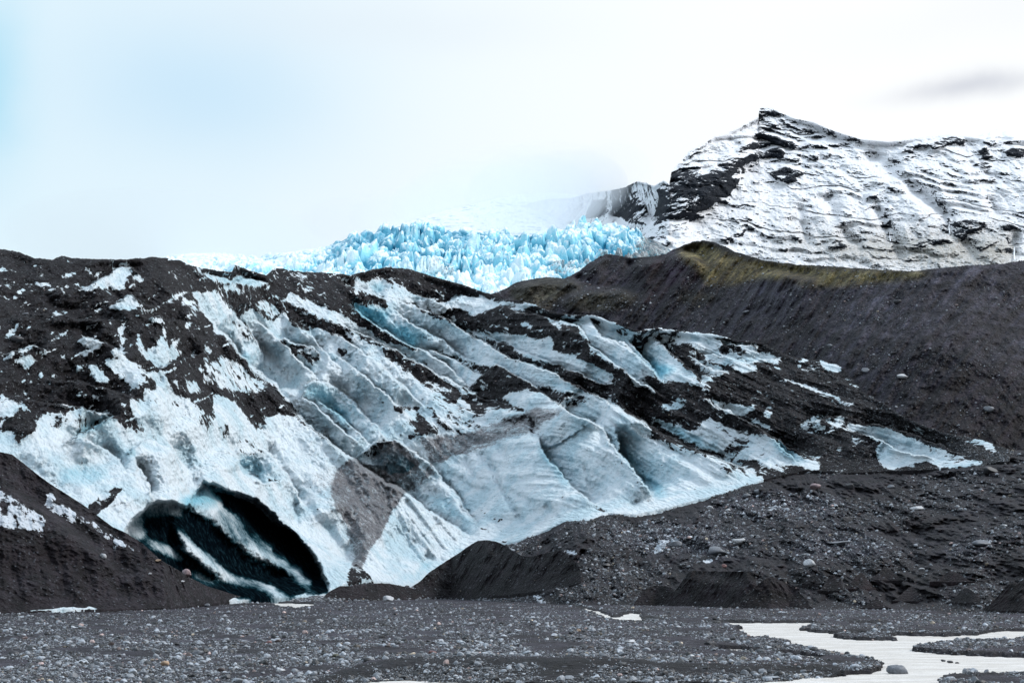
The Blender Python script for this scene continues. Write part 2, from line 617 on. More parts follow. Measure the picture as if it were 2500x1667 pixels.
# --- moraine: attribute c = base tint (rgb) and alpha = snow/ice cover
def make_moraine(name, scale=1.0, bdist=0.5, streak=None):
    m, nt, bs = new_mat(name)
    mm = M(nt)
    P = obj_coord(nt)
    at = N(nt, 'ShaderNodeAttribute', attribute_name='c')
    g, vd, a, stn = gravel_color(nt, P, scale, specks=False)
    fine = noise_n(nt, P, 2.6 * scale, 6, 0.7)
    tint = mixc(nt, 1.0, at.outputs['Color'], g, 'MULTIPLY')
    big = noise_n(nt, P, 0.05 * scale, 5, 0.6)
    tint = mixc(nt, ramp01(nt, big, 0.35, 0.7), tint, mixc(nt, 1.0, tint, (0.62, 0.56, 0.55), 'MULTIPLY'))
    col = mixc(nt, ramp01(nt, fine, 0.35, 0.72), mixc(nt, 1.0, tint, (0.6, 0.6, 0.6), 'MULTIPLY'), mixc(nt, 1.0, tint, (1.6, 1.6, 1.65), 'MULTIPLY'))
    if streak:
        st = noise_n(nt, P, 1.0, 5, 0.65, stretch=streak[1], rot=streak[0])
        col = mixc(nt, ramp01(nt, st, 0.42, 0.68), mixc(nt, 1.0, col, (0.7, 0.68, 0.68), 'MULTIPLY'), mixc(nt, 1.0, col, (1.6, 1.62, 1.68), 'MULTIPLY'))
    col = mixc(nt, mm('MULTIPLY', stn, 0.8), col, mixc(nt, 0.5, (0.17, 0.185, 0.215), col))
    n1 = noise_n(nt, P, 0.9, 7, 0.68, stretch=(0.9, 0.25, 0.6), rot=-0.45)
    sn = ramp01(nt, mm('ADD', at.outputs['Alpha'], mm('MULTIPLY', mm('SUBTRACT', n1, 0.5), 2.2)), 0.47, 0.56)
    col = mixc(nt, sn, col, (0.55, 0.60, 0.66))
    nt.links.new(col, bs.inputs['Base Color'])
    bs.inputs['Roughness'].default_value = 0.62
    bs.inputs['Specular IOR Level'].default_value = 0.12
    h = mm('ADD', mm('MULTIPLY', noise_n(nt, P, 1.0 * scale, 8, 0.7), 1.5), mm('MULTIPLY', vd, -0.5))
    nt.links.new(bump(nt, h, bdist, 0.9), bs.inputs['Normal'])
    return m


def make_stone():
    m, nt, bs = new_mat("stone")
    mm = M(nt)
    P = obj_coord(nt)
    at = N(nt, 'ShaderNodeAttribute', attribute_name='c')
    f = noise_n(nt, P, 6.0, 5, 0.65)
    c = mixc(nt, ramp01(nt, f, 0.3, 0.75), mixc(nt, 1.0, at.outputs['Color'], (0.6, 0.6, 0.6), 'MULTIPLY'), mixc(nt, 1.0, at.outputs['Color'], (1.35, 1.35, 1.35), 'MULTIPLY'))
    nt.links.new(c, bs.inputs['Base Color'])
    bs.inputs['Roughness'].default_value = 0.55
    nt.links.new(bump(nt, f, 0.06, 0.7), bs.inputs['Normal'])
    return m


def make_water():
    m, nt, bs = new_mat("milky_water")
    mm = M(nt)
    P = obj_coord(nt)
    a = noise_n(nt, P, 0.5, 5, 0.6, stretch=(0.5, 1, 1))
    c = mixc(nt, ramp01(nt, a, 0.35, 0.7), (0.66, 0.62, 0.57), (0.86, 0.83, 0.80))
    rp = noise_n(nt, P, 3.0, 4, 0.6, stretch=(0.35, 1, 1))
    c = mixc(nt, mm('MULTIPLY', ramp01(nt, rp, 0.52, 0.72), 0.5), c, (0.50, 0.48, 0.46))
    nt.links.new(c, bs.inputs['Base Color'])
    bs.inputs['Roughness'].default_value = 0.22
    h = mm('ADD', noise_n(nt, P, 1.4, 5, 0.6, stretch=(0.6, 1, 1)), mm('MULTIPLY', noise_n(nt, P, 5.0, 3, 0.6), 0.3))
    nt.links.new(bump(nt, h, 0.25, 1.0), bs.inputs['Normal'])
    return m


def make_serac():
    """clean broken ice: fresh snow on whatever faces up, blue glacier ice on the broken faces"""
    m, nt, bs = new_mat("serac_ice")
    mm = M(nt)
    P = obj_coord(nt)
    at = N(nt, 'ShaderNodeAttribute', attribute_name='m')   # r = blueness, g = dirt
    sp = N(nt, 'ShaderNodeSeparateColor')
    nt.links.new(at.outputs['Color'], sp.inputs[0])
    geo = N(nt, 'ShaderNodeNewGeometry')
    sn = N(nt, 'ShaderNodeSeparateXYZ')
    nt.links.new(geo.outputs['Normal'], sn.inputs[0])
    n = noise_n(nt, P, 0.12, 6, 0.65)
    n2 = noise_n(nt, P, 0.5, 4, 0.65)
    snow = ramp01(nt, mm('ADD', sn.outputs[2], mm('MULTIPLY', mm('SUBTRACT', n2, 0.5), 0.6)), 0.22, 0.66)
    b = mm('ADD', sp.outputs[0], mm('MULTIPLY', mm('SUBTRACT', n, 0.5), 0.8))
    c = mixc(nt, ramp01(nt, b, 0.02, 0.42), (0.74, 0.89, 0.94), (0.26, 0.66, 0.80))
    c = mixc(nt, ramp01(nt, b, 0.42, 0.86), c, (0.03, 0.32, 0.48))
    snow = mm('MULTIPLY', snow, mm('SUBTRACT', 1.0, mm('MULTIPLY', ramp01(nt, b, 0.45, 0.9), 0.85)))
    c = mixc(nt, mm('MULTIPLY', snow, 0.92), c, (0.80, 0.88, 0.91))
    d = mm('ADD', sp.outputs[1], mm('MULTIPLY', mm('SUBTRACT', n2, 0.5), 1.1))
    c = mixc(nt, mm('MULTIPLY', ramp01(nt, d, 0.4, 0.75), 0.85), c, (0.045, 0.045, 0.055))
    nt.links.new(c, bs.inputs['Base Color'])
    bs.inputs['Roughness'].default_value = 0.5
    nt.links.new(bump(nt, mm('ADD', n, n2), 1.2, 0.8), bs.inputs['Normal'])
    return m


def make_mountain():
    """attribute m: r = rock, g = dead grass, b = shade of rock ; snow lies on the rest"""
    m, nt, bs = new_mat("snowy_mountain")
    mm = M(nt)
    P = obj_coord(nt)
    at = N(nt, 'ShaderNodeAttribute', attribute_name='m')
    sp = N(nt, 'ShaderNodeSeparateColor')
    nt.links.new(at.outputs['Color'], sp.inputs[0])
    geo = N(nt, 'ShaderNodeNewGeometry')
    sn = N(nt, 'ShaderNodeSeparateXYZ')
    nt.links.new(geo.outputs['Normal'], sn.inputs[0])
    strata = noise_n(nt, P, 0.085, 8, 0.68, stretch=(0.34, 0.34, 1.3), dist=0.6)
    n2 = noise_n(nt, P, 0.07, 9, 0.72)
    n3 = noise_n(nt, P, 0.42, 8, 0.76)
    steep = ramp01(nt, sn.outputs[2], 0.74, 0.30)
    r = mm('ADD', sp.outputs[0], mm('MULTIPLY', mm('SUBTRACT', strata, 0.5), 1.15))
    r = mm('ADD', r, mm('MULTIPLY', mm('SUBTRACT', n2, 0.5), 1.9))
    r = mm('ADD', r, mm('MULTIPLY', mm('SUBTRACT', steep, 0.42), 0.62))
    r = mm('ADD', r, mm('MULTIPLY', mm('SUBTRACT', n3, 0.5), 0.9))
    rock = ramp01(nt, r, 0.52, 0.62)
    rc = mixc(nt, ramp01(nt, n3, 0.35, 0.7), (0.005, 0.007, 0.011), (0.026, 0.032, 0.044))
    gr = mm('ADD', sp.outputs[1], mm('MULTIPLY', mm('SUBTRACT', n3, 0.5), 2.0))
    snowc = mixc(nt, mm('MULTIPLY', ramp01(nt, gr, 0.30, 0.95), 0.85), (0.88, 0.89, 0.92), (0.27, 0.25, 0.20))
    c = mixc(nt, rock, snowc, rc)
    nt.links.new(c, bs.inputs['Base Color'])
    bs.inputs['Roughness'].default_value = 0.85
    bs.inputs['Specular IOR Level'].default_value = 0.12
    h = mm('ADD', mm('MULTIPLY', strata, 0.8), mm('ADD', n2, mm('MULTIPLY', n3, 0.5)))
    nt.links.new(bump(nt, h, 5.0, 0.8), bs.inputs['Normal'])
    return m


ICE = make_ice()
MOR = make_moraine("moraine_gravel", 1.0, 0.5)
HILLM = make_moraine("hillside_scree", 0.6, 0.8, streak=(math.radians(32.8), (0.5, 0.035, 0.12)))
STONE = make_stone()
WATER = make_water()
SERAC = make_serac()
MOUNT = make_mountain()


# ------------------------------------------------------------------ stones
def ico(sub):
    import bmesh
    bm = bmesh.new()
    bmesh.ops.create_icosphere(bm, subdivisions=sub, radius=1.0)
    v = np.array([x.co[:] for x in bm.verts])
    f = np.array([[y.index for y in x.verts] for x in bm.faces])
    bm.free()
    return v, f


def rock_shape(sub, seed, rough=0.20, angular=0.5):
    r = np.random.default_rng(seed)
    v, f = ico(sub)
    v = v.copy()
    # cut by random planes for flat facets
    for _ in range(9):
        n = r.normal(size=3)
        n /= np.linalg.norm(n)
        d = r.uniform(0.45, 0.85)
        t = v @ n
        v -= np.outer(np.maximum(t - d, 0), n) * (0.6 + 0.4 * angular)
    k = r.normal(size=(4, 3)) * 1.7
    ph = r.uniform(0, 6.28, 4)
    dsp = sum(np.sin(v @ k[i] + ph[i]) for i in range(4)) / 4
    v = v * (1 + rough * dsp)[:, None]
    v *= np.array([1.0, r.uniform(0.65, 0.95), r.uniform(0.45, 0.8)])
    return v, f


TEMPL = {s: [rock_shape(s, 100 + i) for i in range(14)] for s in (1, 2)}


def stone_mesh(name, pos, rad, colr, sub=1, sink=0.25, smooth=False):
    n = len(pos)
    tid = rng.integers(0, 14, n)
    Vs, Fs, Cs, off = [], [], [], 0
    az = rng.uniform(0, 2 * np.pi, n)
    tx = rng.normal(0, 0.25, n)
    for t in range(14):
        sel = np.where(tid == t)[0]
        if not len(sel):
            continue
        v, f = TEMPL[sub][t]
        ca, sa = np.cos(az[sel]), np.sin(az[sel])
        ct, st = np.cos(tx[sel]), np.sin(tx[sel])
        x, y, z = v[:, 0][None], v[:, 1][None], v[:, 2][None]
        y2, z2 = y * ct[:, None] - z * st[:, None], y * st[:, None] + z * ct[:, None]
        X = x * ca[:, None] - y2 * sa[:, None]
        Yy = x * sa[:, None] + y2 * ca[:, None]
        W = np.stack([X, Yy, z2 + (0.45 - sink)], -1) * rad[sel][:, None, None] + pos[sel][:, None, :]
        Vs.append(W.reshape(-1, 3))
        Fs.append((f[None] + (np.arange(len(sel)) * len(v))[:, None, None] + off).reshape(-1, 3))
        Cs.append(np.repeat(colr[sel], len(v), 0))
        off += len(sel) * len(v)
    V, Fc, Cc = np.concatenate(Vs), np.concatenate(Fs), np.concatenate(Cs)
    return mesh_from(name, V, Fc.ravel(), np.arange(len(Fc)) * 3, STONE, smooth, {'c': Cc})


def stone_colors(n, lo=0.02, hi=0.20, bias=1.6):
    k = lo + (hi - lo) * rng.random(n) ** bias
    c = np.stack([k * 0.90, k * 0.98, k * 1.10], 1)
    w = rng.random(n)
    red = w < 0.03
    c[red] = np.stack([k[red] * 1.25, k[red] * 0.93, k[red] * 0.88], 1)
    tan = (w > 0.06) & (w < 0.075)
    c[tan] = np.stack([k[tan] * 1.3, k[tan] * 1.1, k[tan] * 0.85], 1)
    return c

# ------------------------------------------------------------------ distances of the ground
apron_foot = curve(10, [(-200, 1500), (0, 1496), (400, 1490), (640, 1468), (900, 1466), (1100, 1462), (1420, 1478), (1600, 1478), (1950, 1486), (2240, 1490), (2500, 1500), (2700, 1502)])


def apron_Y(U, V):
    """gravel fan that rises from the plain in front of the ice"""
    vf = apron_foot(U)
    Yf = H / -tanv(vf)
    return plane_Y(V, Yf, 0.0, 0.20)


ice_top = curve(10, [(-200, 606), (0, 608), (45, 615), (85, 630), (130, 634), (150, 624), (185, 631), (300, 634), (320, 632), (380, 627), (440, 636), (470, 650), (540, 662), (566, 664), (574, 647), (620, 664),
                     (650, 672), (672, 653), (720, 662), (770, 665), (800, 666), (855, 672), (905, 659), (945, 652), (1000, 657), (1070, 679), (1130, 695), (1180, 713), (1235, 730), (1300, 742), (1345, 762), (1400, 768),
                     (1450, 768), (1500, 788), (1560, 808), (1600, 800), (1680, 810), (1740, 815), (1800, 832), (1860, 836), (1930, 870), (2000, 880), (2050, 892), (2075, 920), (2105, 955), (2160, 985), (2210, 1020), (2300, 1055), (2400, 1075), (2470, 1100)])
ice_bot = curve(10, [(-200, 1496), (300, 1484), (500, 1470), (640, 1462), (800, 1452), (835, 1428), (895, 1412), (955, 1424), (1007, 1432), (1100, 1380), (1170, 1325), (1235, 1327), (1293, 1312), (1375, 1273), (1440, 1269), (1485, 1252),
                     (1555, 1255), (1640, 1236), (1770, 1202), (1860, 1172), (1970, 1147), (2060, 1155), (2163, 1150), (2300, 1145), (2406, 1132), (2470, 1125)])


_ug = np.arange(-400, 2900, 4.0)
_vb = ice_bot(_ug)
_Yb = apron_Y(_ug, np.minimum(_vb, apron_foot(_ug))) - 1.0
_zb = H + _Yb * tanv(_vb)
_ker = np.exp(-(np.arange(-60, 61) / 26.0) ** 2)
_ker /= _ker.sum()
_Yb = np.convolve(np.pad(_Yb, 60, mode='edge'), _ker, 'valid')
_zb = np.convolve(np.pad(_zb, 60, mode='edge'), _ker, 'valid')


def ice_Y0(U, V):
    return plane_Y(V, np.interp(U, _ug, _Yb), np.interp(U, _ug, _zb), 0.42)


# ------------------------------------------------------------------ maps of the glacier tongue
deb = new_map(0.0)
dirt = new_map(0.0)
blue = new_map(0.10)
dark = new_map(0.0)
D, I = 1.0, 0.0
# upper left: debris covered
fill(deb, 1, [(-300, -200), (1300, -50), (1330, 300), (1500, 380), (1440, 450), (1300, 450), (1380, 590), (1450, 700), (1560, 800), (1640, 900), (1750, 1020), (1880, 1120), (1990, 1230), (2100, 1350), (1980, 1290), (1900, 1270), (1800, 1310), (1780, 1390),
                (1700, 1350), (1640, 1250), (1560, 1180), (1440, 1140), (1450, 1230), (1460, 1320), (1400, 1400), (1360, 1330), (1380, 1260), (1280, 1180), (1170, 1130), (1130, 1040), (1090, 960), (1080, 990), (1000, 1000), (880, 960),
                (970, 1090), (960, 1190), (860, 1180), (900, 1260), (970, 1400), (840, 1320), (780, 1270), (640, 1250), (560, 1230), (400, 1290), (260, 1270), (250, 1360), (170, 1440), (60, 1390), (-300, 1390)], D)
for p, v in [
    ([(515, 440), (590, 400), (700, 350), (800, 290), (870, 285), (885, 340), (860, 350), (855, 420), (820, 440), (720, 415), (640, 430)], 0),
    ([(885, 345), (940, 330), (995, 370), (960, 390), (900, 370)], 0.2),
    ([(400, 325), (470, 315), (540, 310), (520, 325), (460, 345)], 0.1),
    ([(0, 410), (100, 390), (110, 400), (40, 420)], 0.1),
    ([(150, 395), (250, 375), (340, 400), (365, 430), (300, 415), (230, 405)], 0.1),
    ([(95, 460), (150, 415), (178, 425), (130, 457)], 0),
    ([(170, 360), (300, 320), (305, 340), (230, 355)], 0.2),
    ([(740, 550), (860, 475), (935, 520), (930, 545), (915, 575), (800, 580)], 0),
    ([(980, 640), (1040, 615), (1100, 640), (1120, 680), (1070, 670)], 0),
    ([(1215, 530), (1240, 490), (1320, 520), (1310, 540), (1250, 550)], 0),
    ([(1155, 470), (1200, 465), (1280, 440), (1240, 480), (1165, 505)], 0),
    ([(930, 545), (990, 560), (1090, 555), (1040, 590), (980, 575)], 0.15),
    ([(500, 780), (570, 750), (650, 760), (710, 800), (700, 820), (640, 835), (560, 810)], 0),
    ([(110, 850), (200, 810), (290, 800), (240, 820), (170, 862)], 0.05),
    ([(0, 900), (80, 855), (110, 860), (60, 890), (20, 925)], 0),
    ([(80, 910), (130, 900), (150, 870), (210, 870), (250, 900), (260, 930), (210, 955), (150, 950)], 0),
    ([(230, 850), (300, 840), (320, 860), (260, 868)], 0.1),
    ([(30, 760), (90, 690), (130, 655), (105, 720), (85, 752)], 0),
    ([(60, 735), (150, 745), (120, 760)], 0.1),
    ([(1235, 670), (1260, 640), (1300, 670), (1280, 700), (1250, 710)], 0),
    ([(1290, 560), (1320, 545), (1330, 580), (1300, 610)], 0.2),
    ([(920, 740), (940, 720), (960, 800), (1000, 850), (1060, 800), (1090, 740), (1110, 680), (1120, 760), (1140, 830), (1180, 780), (1230, 755), (1190, 830), (1240, 860), (1190, 900), (1100, 950), (1060, 950), (980, 900), (930, 830)], 0.05),
    ([(800, 690), (840, 675), (860, 690), (830, 730), (830, 800), (840, 850), (820, 860), (805, 760)], 0.1),
    ([(730, 645), (760, 640), (770, 670), (740, 680)], 0.1),
    ([(715, 905), (800, 900), (880, 930), (970, 970), (880, 965), (940, 1060), (960, 1110), (860, 1060), (760, 990), (710, 940)], 0),
    ([(720, 840), (800, 830), (870, 900), (990, 975), (900, 955), (800, 890)], 0),
    ([(580, 940), (620, 940), (700, 1000), (740, 1050), (720, 1060), (660, 1050), (600, 1000)], 0),
    ([(510, 940), (560, 930), (570, 960), (530, 990)], 0.1),
    ([(530, 870), (580, 850), (600, 880), (560, 900)], 0.15),
    ([(0, 1180), (140, 1180), (210, 1260), (200, 1275), (120, 1220), (100, 1270), (30, 1310), (-80, 1290), (-80, 1180)], 0.1),
    ([(0, 1135), (30, 1150), (20, 1180), (0, 1175)], 0),
    ([(500, 1140), (620, 1150), (710, 1190), (700, 1200), (580, 1180)], 0.2),
    ([(560, 1065), (640, 1080), (700, 1110), (620, 1090)], 0.2),
    ([(1340, 960), (1500, 890), (1560, 900), (1640, 960), (1700, 1020), (1800, 1090), (1700, 1140), (1560, 1110), (1440, 1100), (1380, 1050)], 0.38),
    ([(1240, 1040), (1330, 1060), (1360, 1140), (1290, 1130)], 0.1),
    ([(1140, 1040), (1200, 1060), (1300, 1140), (1220, 1110)], 0.25),
    ([(1385, 780), (1425, 850), (1400, 925), (1375, 915), (1400, 860)], 0.1),
    ([(1310, 790), (1325, 830), (1310, 900), (1285, 880)], 0.2),
    ([(570, 640), (660, 570), (700, 560), (640, 600)], 0.05),
    ([(640, 520), (710, 505), (690, 530), (650, 545)], 0.1),
    ([(258, 535), (340, 560), (320, 572), (270, 550)], 0.1),
    ([(350, 595), (430, 590), (430, 612), (380, 620)], 0.15),
    ([(800, 270), (860, 240), (870, 260), (820, 288)], 0.1),
    ([(580, 310), (640, 295), (610, 322)], 0.15),
    ([(50, 290), (90, 320), (60, 315)], 0.15),
    ([(690, 290), (750, 260), (740, 285)], 0.2),
    ([(1160, 330), (1200, 345), (1205, 370), (1175, 360)], 0.25),
    ([(1110, 330), (1190, 300), (1190, 320), (1130, 335)], 0.25),
    ([(400, 390), (430, 420), (430, 445), (410, 430)], 0.15),
    ([(1165, 700), (1195, 680), (1190, 705)], 0.2),
    ([(245, 1270), (330, 1260), (500, 1270), (600, 1235), (700, 1270), (790, 1265), (700, 1330), (560, 1380), (440, 1330), (380, 1400), (300, 1360)], 0.30),
]:
    fill(deb, 1, p, v)
stroke(deb, 1, [(560, 1180), (640, 1200), (760, 1250), (860, 1340), (960, 1400)], 14, D)
# debris islands in the lower left ice
for p, v in [
    ([(980, 1000), (1050, 1050), (1060, 1110), (1010, 1130), (960, 1080)], 0.95),
    ([(1150, 1170), (1240, 1180), (1200, 1230), (1170, 1200)], 0.75),
    ([(1020, 1160), (1080, 1180), (1060, 1220), (1010, 1190)], 0.62),
    ([(360, 1290), (440, 1270), (420, 1340), (380, 1390)], 0.9),
    ([(80, 1390), (170, 1400), (140, 1500), (90, 1460)], 0.55),
    ([(1250, 1210), (1290, 1220), (1280, 1260), (1255, 1250)], 0.62),
    ([(1000, 1340), (1080, 1370), (1110, 1420), (1040, 1400)], 0.52),
    ([(1480, 1360), (1540, 1340), (1560, 1430), (1500, 1440)], 0.62),
    ([(1360, 1280), (1450, 1290), (1450, 1360), (1390, 1390)], 0.62),
    ([(1640, 1300), (1720, 1320), (1700, 1360)], 0.62),
    ([(2000, 1250), (2160, 1370), (2300, 1480), (2250, 1500), (2120, 1400), (2000, 1320)], 0.55),
]:
    fill(deb, 1, p, v)
for p, w in [([(1610, 1460), (1650, 1445), (1700, 1470), (1740, 1510), (1800, 1555)], 18), ([(1620, 1475), (1640, 1520), (1690, 1555), (1740, 1530)], 16), ([(1200, 1495), (1228, 1515)], 16)]:
    stroke(deb, 1, p, w / 2.766, 0.95)
fill(deb, 2, [(1815, 465), (1850, 450), (1895, 480), (1880, 500), (1830, 480)], 0.8)
fill(deb, 2, [(590, 650), (640, 620), (660, 590), (720, 545), (770, 528), (815, 535), (810, 560), (780, 610), (700, 670), (655, 710), (600, 670)], D)
fill(deb, 2, [(660, 600), (720, 560), (750, 555), (745, 575), (700, 595), (670, 612)], 0.1)
# stripes right of the long rib (crop 1)
fill(deb, 1, [(1400, 250), (2400, 300), (2400, 640), (2200, 560), (2100, 520), (1960, 450), (1900, 500), (2040, 560), (2200, 640), (2400, 780), (2400, 810), (2150, 690), (2080, 720), (1990, 680), (1940, 640), (1930, 580), (1860, 640), (1800, 640),
                (1740, 600), (1700, 560), (1640, 600), (1560, 570), (1500, 470), (1440, 440), (1320, 330)], 0.92)
for p, v in [([(1330, 310), (1450, 330), (1640, 350), (1680, 360), (1600, 390), (1520, 390), (1440, 370), (1380, 340)], 0.05), ([(1570, 388), (1700, 360), (1780, 385), (1795, 400), (1680, 420), (1620, 405)], 0),
             ([(1470, 430), (1560, 400), (1640, 450), (1560, 448)], 0.2), ([(1730, 520), (1780, 510), (1850, 540), (1900, 590), (1850, 620), (1800, 600), (1740, 550)], 0.2), ([(2020, 420), (2090, 410), (2120, 450), (2060, 450)], 0.3),
             ([(1840, 480), (1890, 480), (1890, 500), (1850, 500)], 0.2), ([(1960, 330), (2060, 340), (2110, 380), (2040, 370)], 0.35), ([(2240, 360), (2350, 350), (2351, 375), (2270, 370)], 0.3)]:
    fill(deb, 1, p, v)
fill(blue, 1, [(1330, 310), (1450, 330), (1640, 350), (1680, 360), (1600, 390), (1520, 390), (1440, 370), (1380, 340)], 0.45)
fill(blue, 1, [(1570, 388), (1700, 360), (1780, 385), (1795, 400), (1680, 420), (1620, 405)], 0.5)
for p, w in [([(1490, 460), (1560, 560), (1650, 640), (1690, 730), (1740, 800), (1790, 950)], 10), ([(1540, 630), (1610, 690), (1690, 770)], 22), ([(1480, 455), (1600, 570), (1640, 620)], 26)]:
    stroke(deb, 1, p, w / 2.766 + 1, 0.85)
fill(deb, 1, [(1870, 790), (1920, 755), (1960, 800), (2050, 810), (2130, 840), (2160, 900), (2130, 950), (2090, 945), (2060, 890), (2030, 870), (1990, 880), (1960, 830)], 0.85)
fill(deb, 1, [(2080, 850), (2120, 850), (2140, 900), (2110, 900)], 0.2)
# crest of the tongue and the stripes running down from it (crop 3)
fill(deb, 3, [(0, 130), (170, 150), (380, 120), (560, 130), (900, 230), (1180, 320), (1400, 390), (1260, 392), (1130, 380), (1060, 350), (930, 335), (860, 340), (800, 390), (720, 370), (640, 350), (560, 320), (500, 270), (420, 250), (330, 215), (260, 240),
                (200, 215), (100, 210), (30, 230), (0, 235)], D)
fill(deb, 3, [(0, 230), (60, 240), (150, 280), (290, 320), (360, 350), (420, 400), (410, 420), (330, 400), (250, 410), (120, 370), (0, 395)], 0.95)
fill(deb, 3, [(160, 275), (200, 270), (210, 310), (180, 340)], 0.25)
fill(deb, 3, [(0, 380), (110, 370), (180, 440), (290, 520), (400, 600), (500, 640), (620, 700), (640, 720), (540, 690), (420, 650), (360, 640), (250, 560), (100, 470), (0, 430)], 0.95)
fill(deb, 3, [(0, 495), (150, 560), (330, 640), (460, 710), (560, 760), (700, 840), (860, 950), (960, 980), (1060, 1030), (1200, 1040), (1290, 1100), (1330, 1140), (1240, 1120), (1180, 1090), (1060, 1110), (1060, 1160), (960, 1100), (900, 1020), (860, 1080),
                (780, 1020), (700, 980), (660, 990), (600, 920), (560, 870), (480, 820), (400, 760), (340, 680), (200, 610), (0, 545)], 0.9)
fill(deb, 3, [(640, 900), (740, 940), (800, 990), (720, 960)], 0.3)
fill(deb, 3, [(60, 680), (140, 700), (180, 740), (120, 722), (90, 765)], 0.85)
fill(deb, 3, [(560, 880), (700, 960), (900, 1080), (1060, 1150), (1240, 1150), (1100, 1230), (940, 1240), (820, 1180), (760, 1080), (660, 1010)], 0.34)
fill(deb, 3, [(380, 340), (440, 350), (560, 400), (660, 460), (760, 500), (850, 520), (900, 570), (960, 610), (1100, 680), (1240, 760), (1350, 790), (1440, 820), (1560, 880), (1660, 940), (1730, 990), (1820, 1010), (1900, 1060), (2000, 1110), (2100, 1180),
                (2200, 1240), (2370, 1340), (2370, 1100), (2250, 1060), (2150, 1040), (2050, 1000), (1950, 950), (1850, 930), (1760, 890), (1650, 840), (1500, 780), (1380, 770), (1270, 700), (1180, 650), (1060, 640), (960, 590), (880, 520), (780, 460),
                (640, 420), (520, 370), (440, 340)], 0.93)
fill(deb, 3, [(740, 470), (850, 410), (980, 470), (1160, 400), (1280, 430), (1400, 400), (1500, 470), (1580, 560), (1690, 540), (1720, 620), (1780, 640), (1770, 690), (1850, 760), (1950, 810), (2020, 840), (2080, 900), (2200, 1000), (2370, 1050),
                (2370, 1150), (2190, 1080), (2100, 1010), (1960, 900), (1900, 850), (1760, 790), (1640, 740), (1500, 690), (1380, 650), (1270, 600), (1150, 600), (1000, 590), (900, 540), (850, 480)], 0.95)
fill(deb, 3, [(970, 575), (1080, 590), (1200, 640), (1100, 640), (1000, 610)], 0.25)
for p, v in [([(1290, 530), (1340, 510), (1390, 550), (1370, 560), (1320, 540)], 0), ([(1460, 670), (1500, 620), (1525, 660), (1515, 712), (1470, 700)], 0), ([(1400, 565), (1442, 570), (1430, 588)], 0.1),
             ([(1270, 610), (1340, 600), (1400, 630), (1500, 610), (1480, 650), (1390, 670), (1300, 650)], 0.15), ([(1130, 550), (1180, 545), (1150, 570)], 0.2), ([(880, 425), (1000, 440), (960, 470)], 0.35)]:
    fill(deb, 3, p, v)
fill(deb, 3, [(1400, 380), (1720, 400), (1860, 440), (1960, 500), (2100, 560), (2370, 600), (2370, 690), (2200, 620), (2100, 600), (1980, 550), (1900, 500), (1850, 480), (1760, 470), (1690, 500), (1600, 480), (1560, 520), (1650, 550), (1600, 560), (1500, 490)], 0.9)
fill(deb, 3, [(1450, 440), (1600, 560), (1570, 575), (1470, 490)], 0.2)
fill(deb, 3, [(2130, 885), (2200, 880), (2280, 890), (2370, 920), (2370, 1080), (2250, 1060), (2230, 1000), (2180, 950)], D)
fill(deb, 3, [(950, 960), (1010, 910), (1060, 880), (960, 830), (980, 790), (1100, 810), (1130, 800), (1250, 860), (1340, 920), (1410, 960), (1460, 950), (1550, 980), (1640, 1000), (1720, 1000), (1620, 1030), (1580, 1080), (1520, 1040), (1440, 990),
                (1340, 970), (1240, 990), (1180, 1030), (1060, 1030), (1000, 990)], D)
fill(deb, 3, [(1030, 945), (1075, 930), (1070, 962), (1040, 977)], 0)
fill(deb, 3, [(700, 710), (770, 690), (850, 740), (940, 770), (990, 790), (960, 830), (880, 780), (800, 740), (740, 725)], 0.8)
stroke(deb, 3, [(580, 600), (690, 630), (790, 625)], 4, 0.9)
stroke(deb, 3, [(450, 515), (510, 517)], 4, 0.9)
stroke(deb, 2, [(395, 245), (440, 225), (500, 185), (560, 150), (620, 125), (700, 85), (790, 32)], 5, 1.0)
stroke(deb, 2, [(848, 330), (862, 295), (885, 265)], 3, 0.9)
fill(deb, 3, [(820, 840), (940, 920), (1000, 1010), (900, 960)], 0.42)
fill(deb, 3, [(440, 1065), (540, 1090), (640, 1090), (600, 1120), (640, 1150), (700, 1200), (750, 1260), (740, 1280), (640, 1270), (560, 1310), (520, 1270), (600, 1230), (520, 1190), (600, 1170), (580, 1120), (480, 1130)], 0.92)
fill(deb, 3, [(660, 1070), (700, 1090), (780, 1180), (880, 1250), (920, 1290), (860, 1270), (780, 1240), (720, 1170), (690, 1120)], 0.88)
fill(deb, 3, [(500, 1110), (560, 1120), (590, 1160), (510, 1180)], 0.1)
stroke(deb, 3, [(330, 1030), (390, 1085)], 5, 0.9)
stroke(deb, 3, [(1190, 1200), (1330, 1150), (1400, 1210), (1330, 1290)], 12, 0.9)
fill(deb, 3, [(1600, 1040), (1720, 1010), (1800, 1030), (1700, 1080), (1620, 1090)], 0.5)
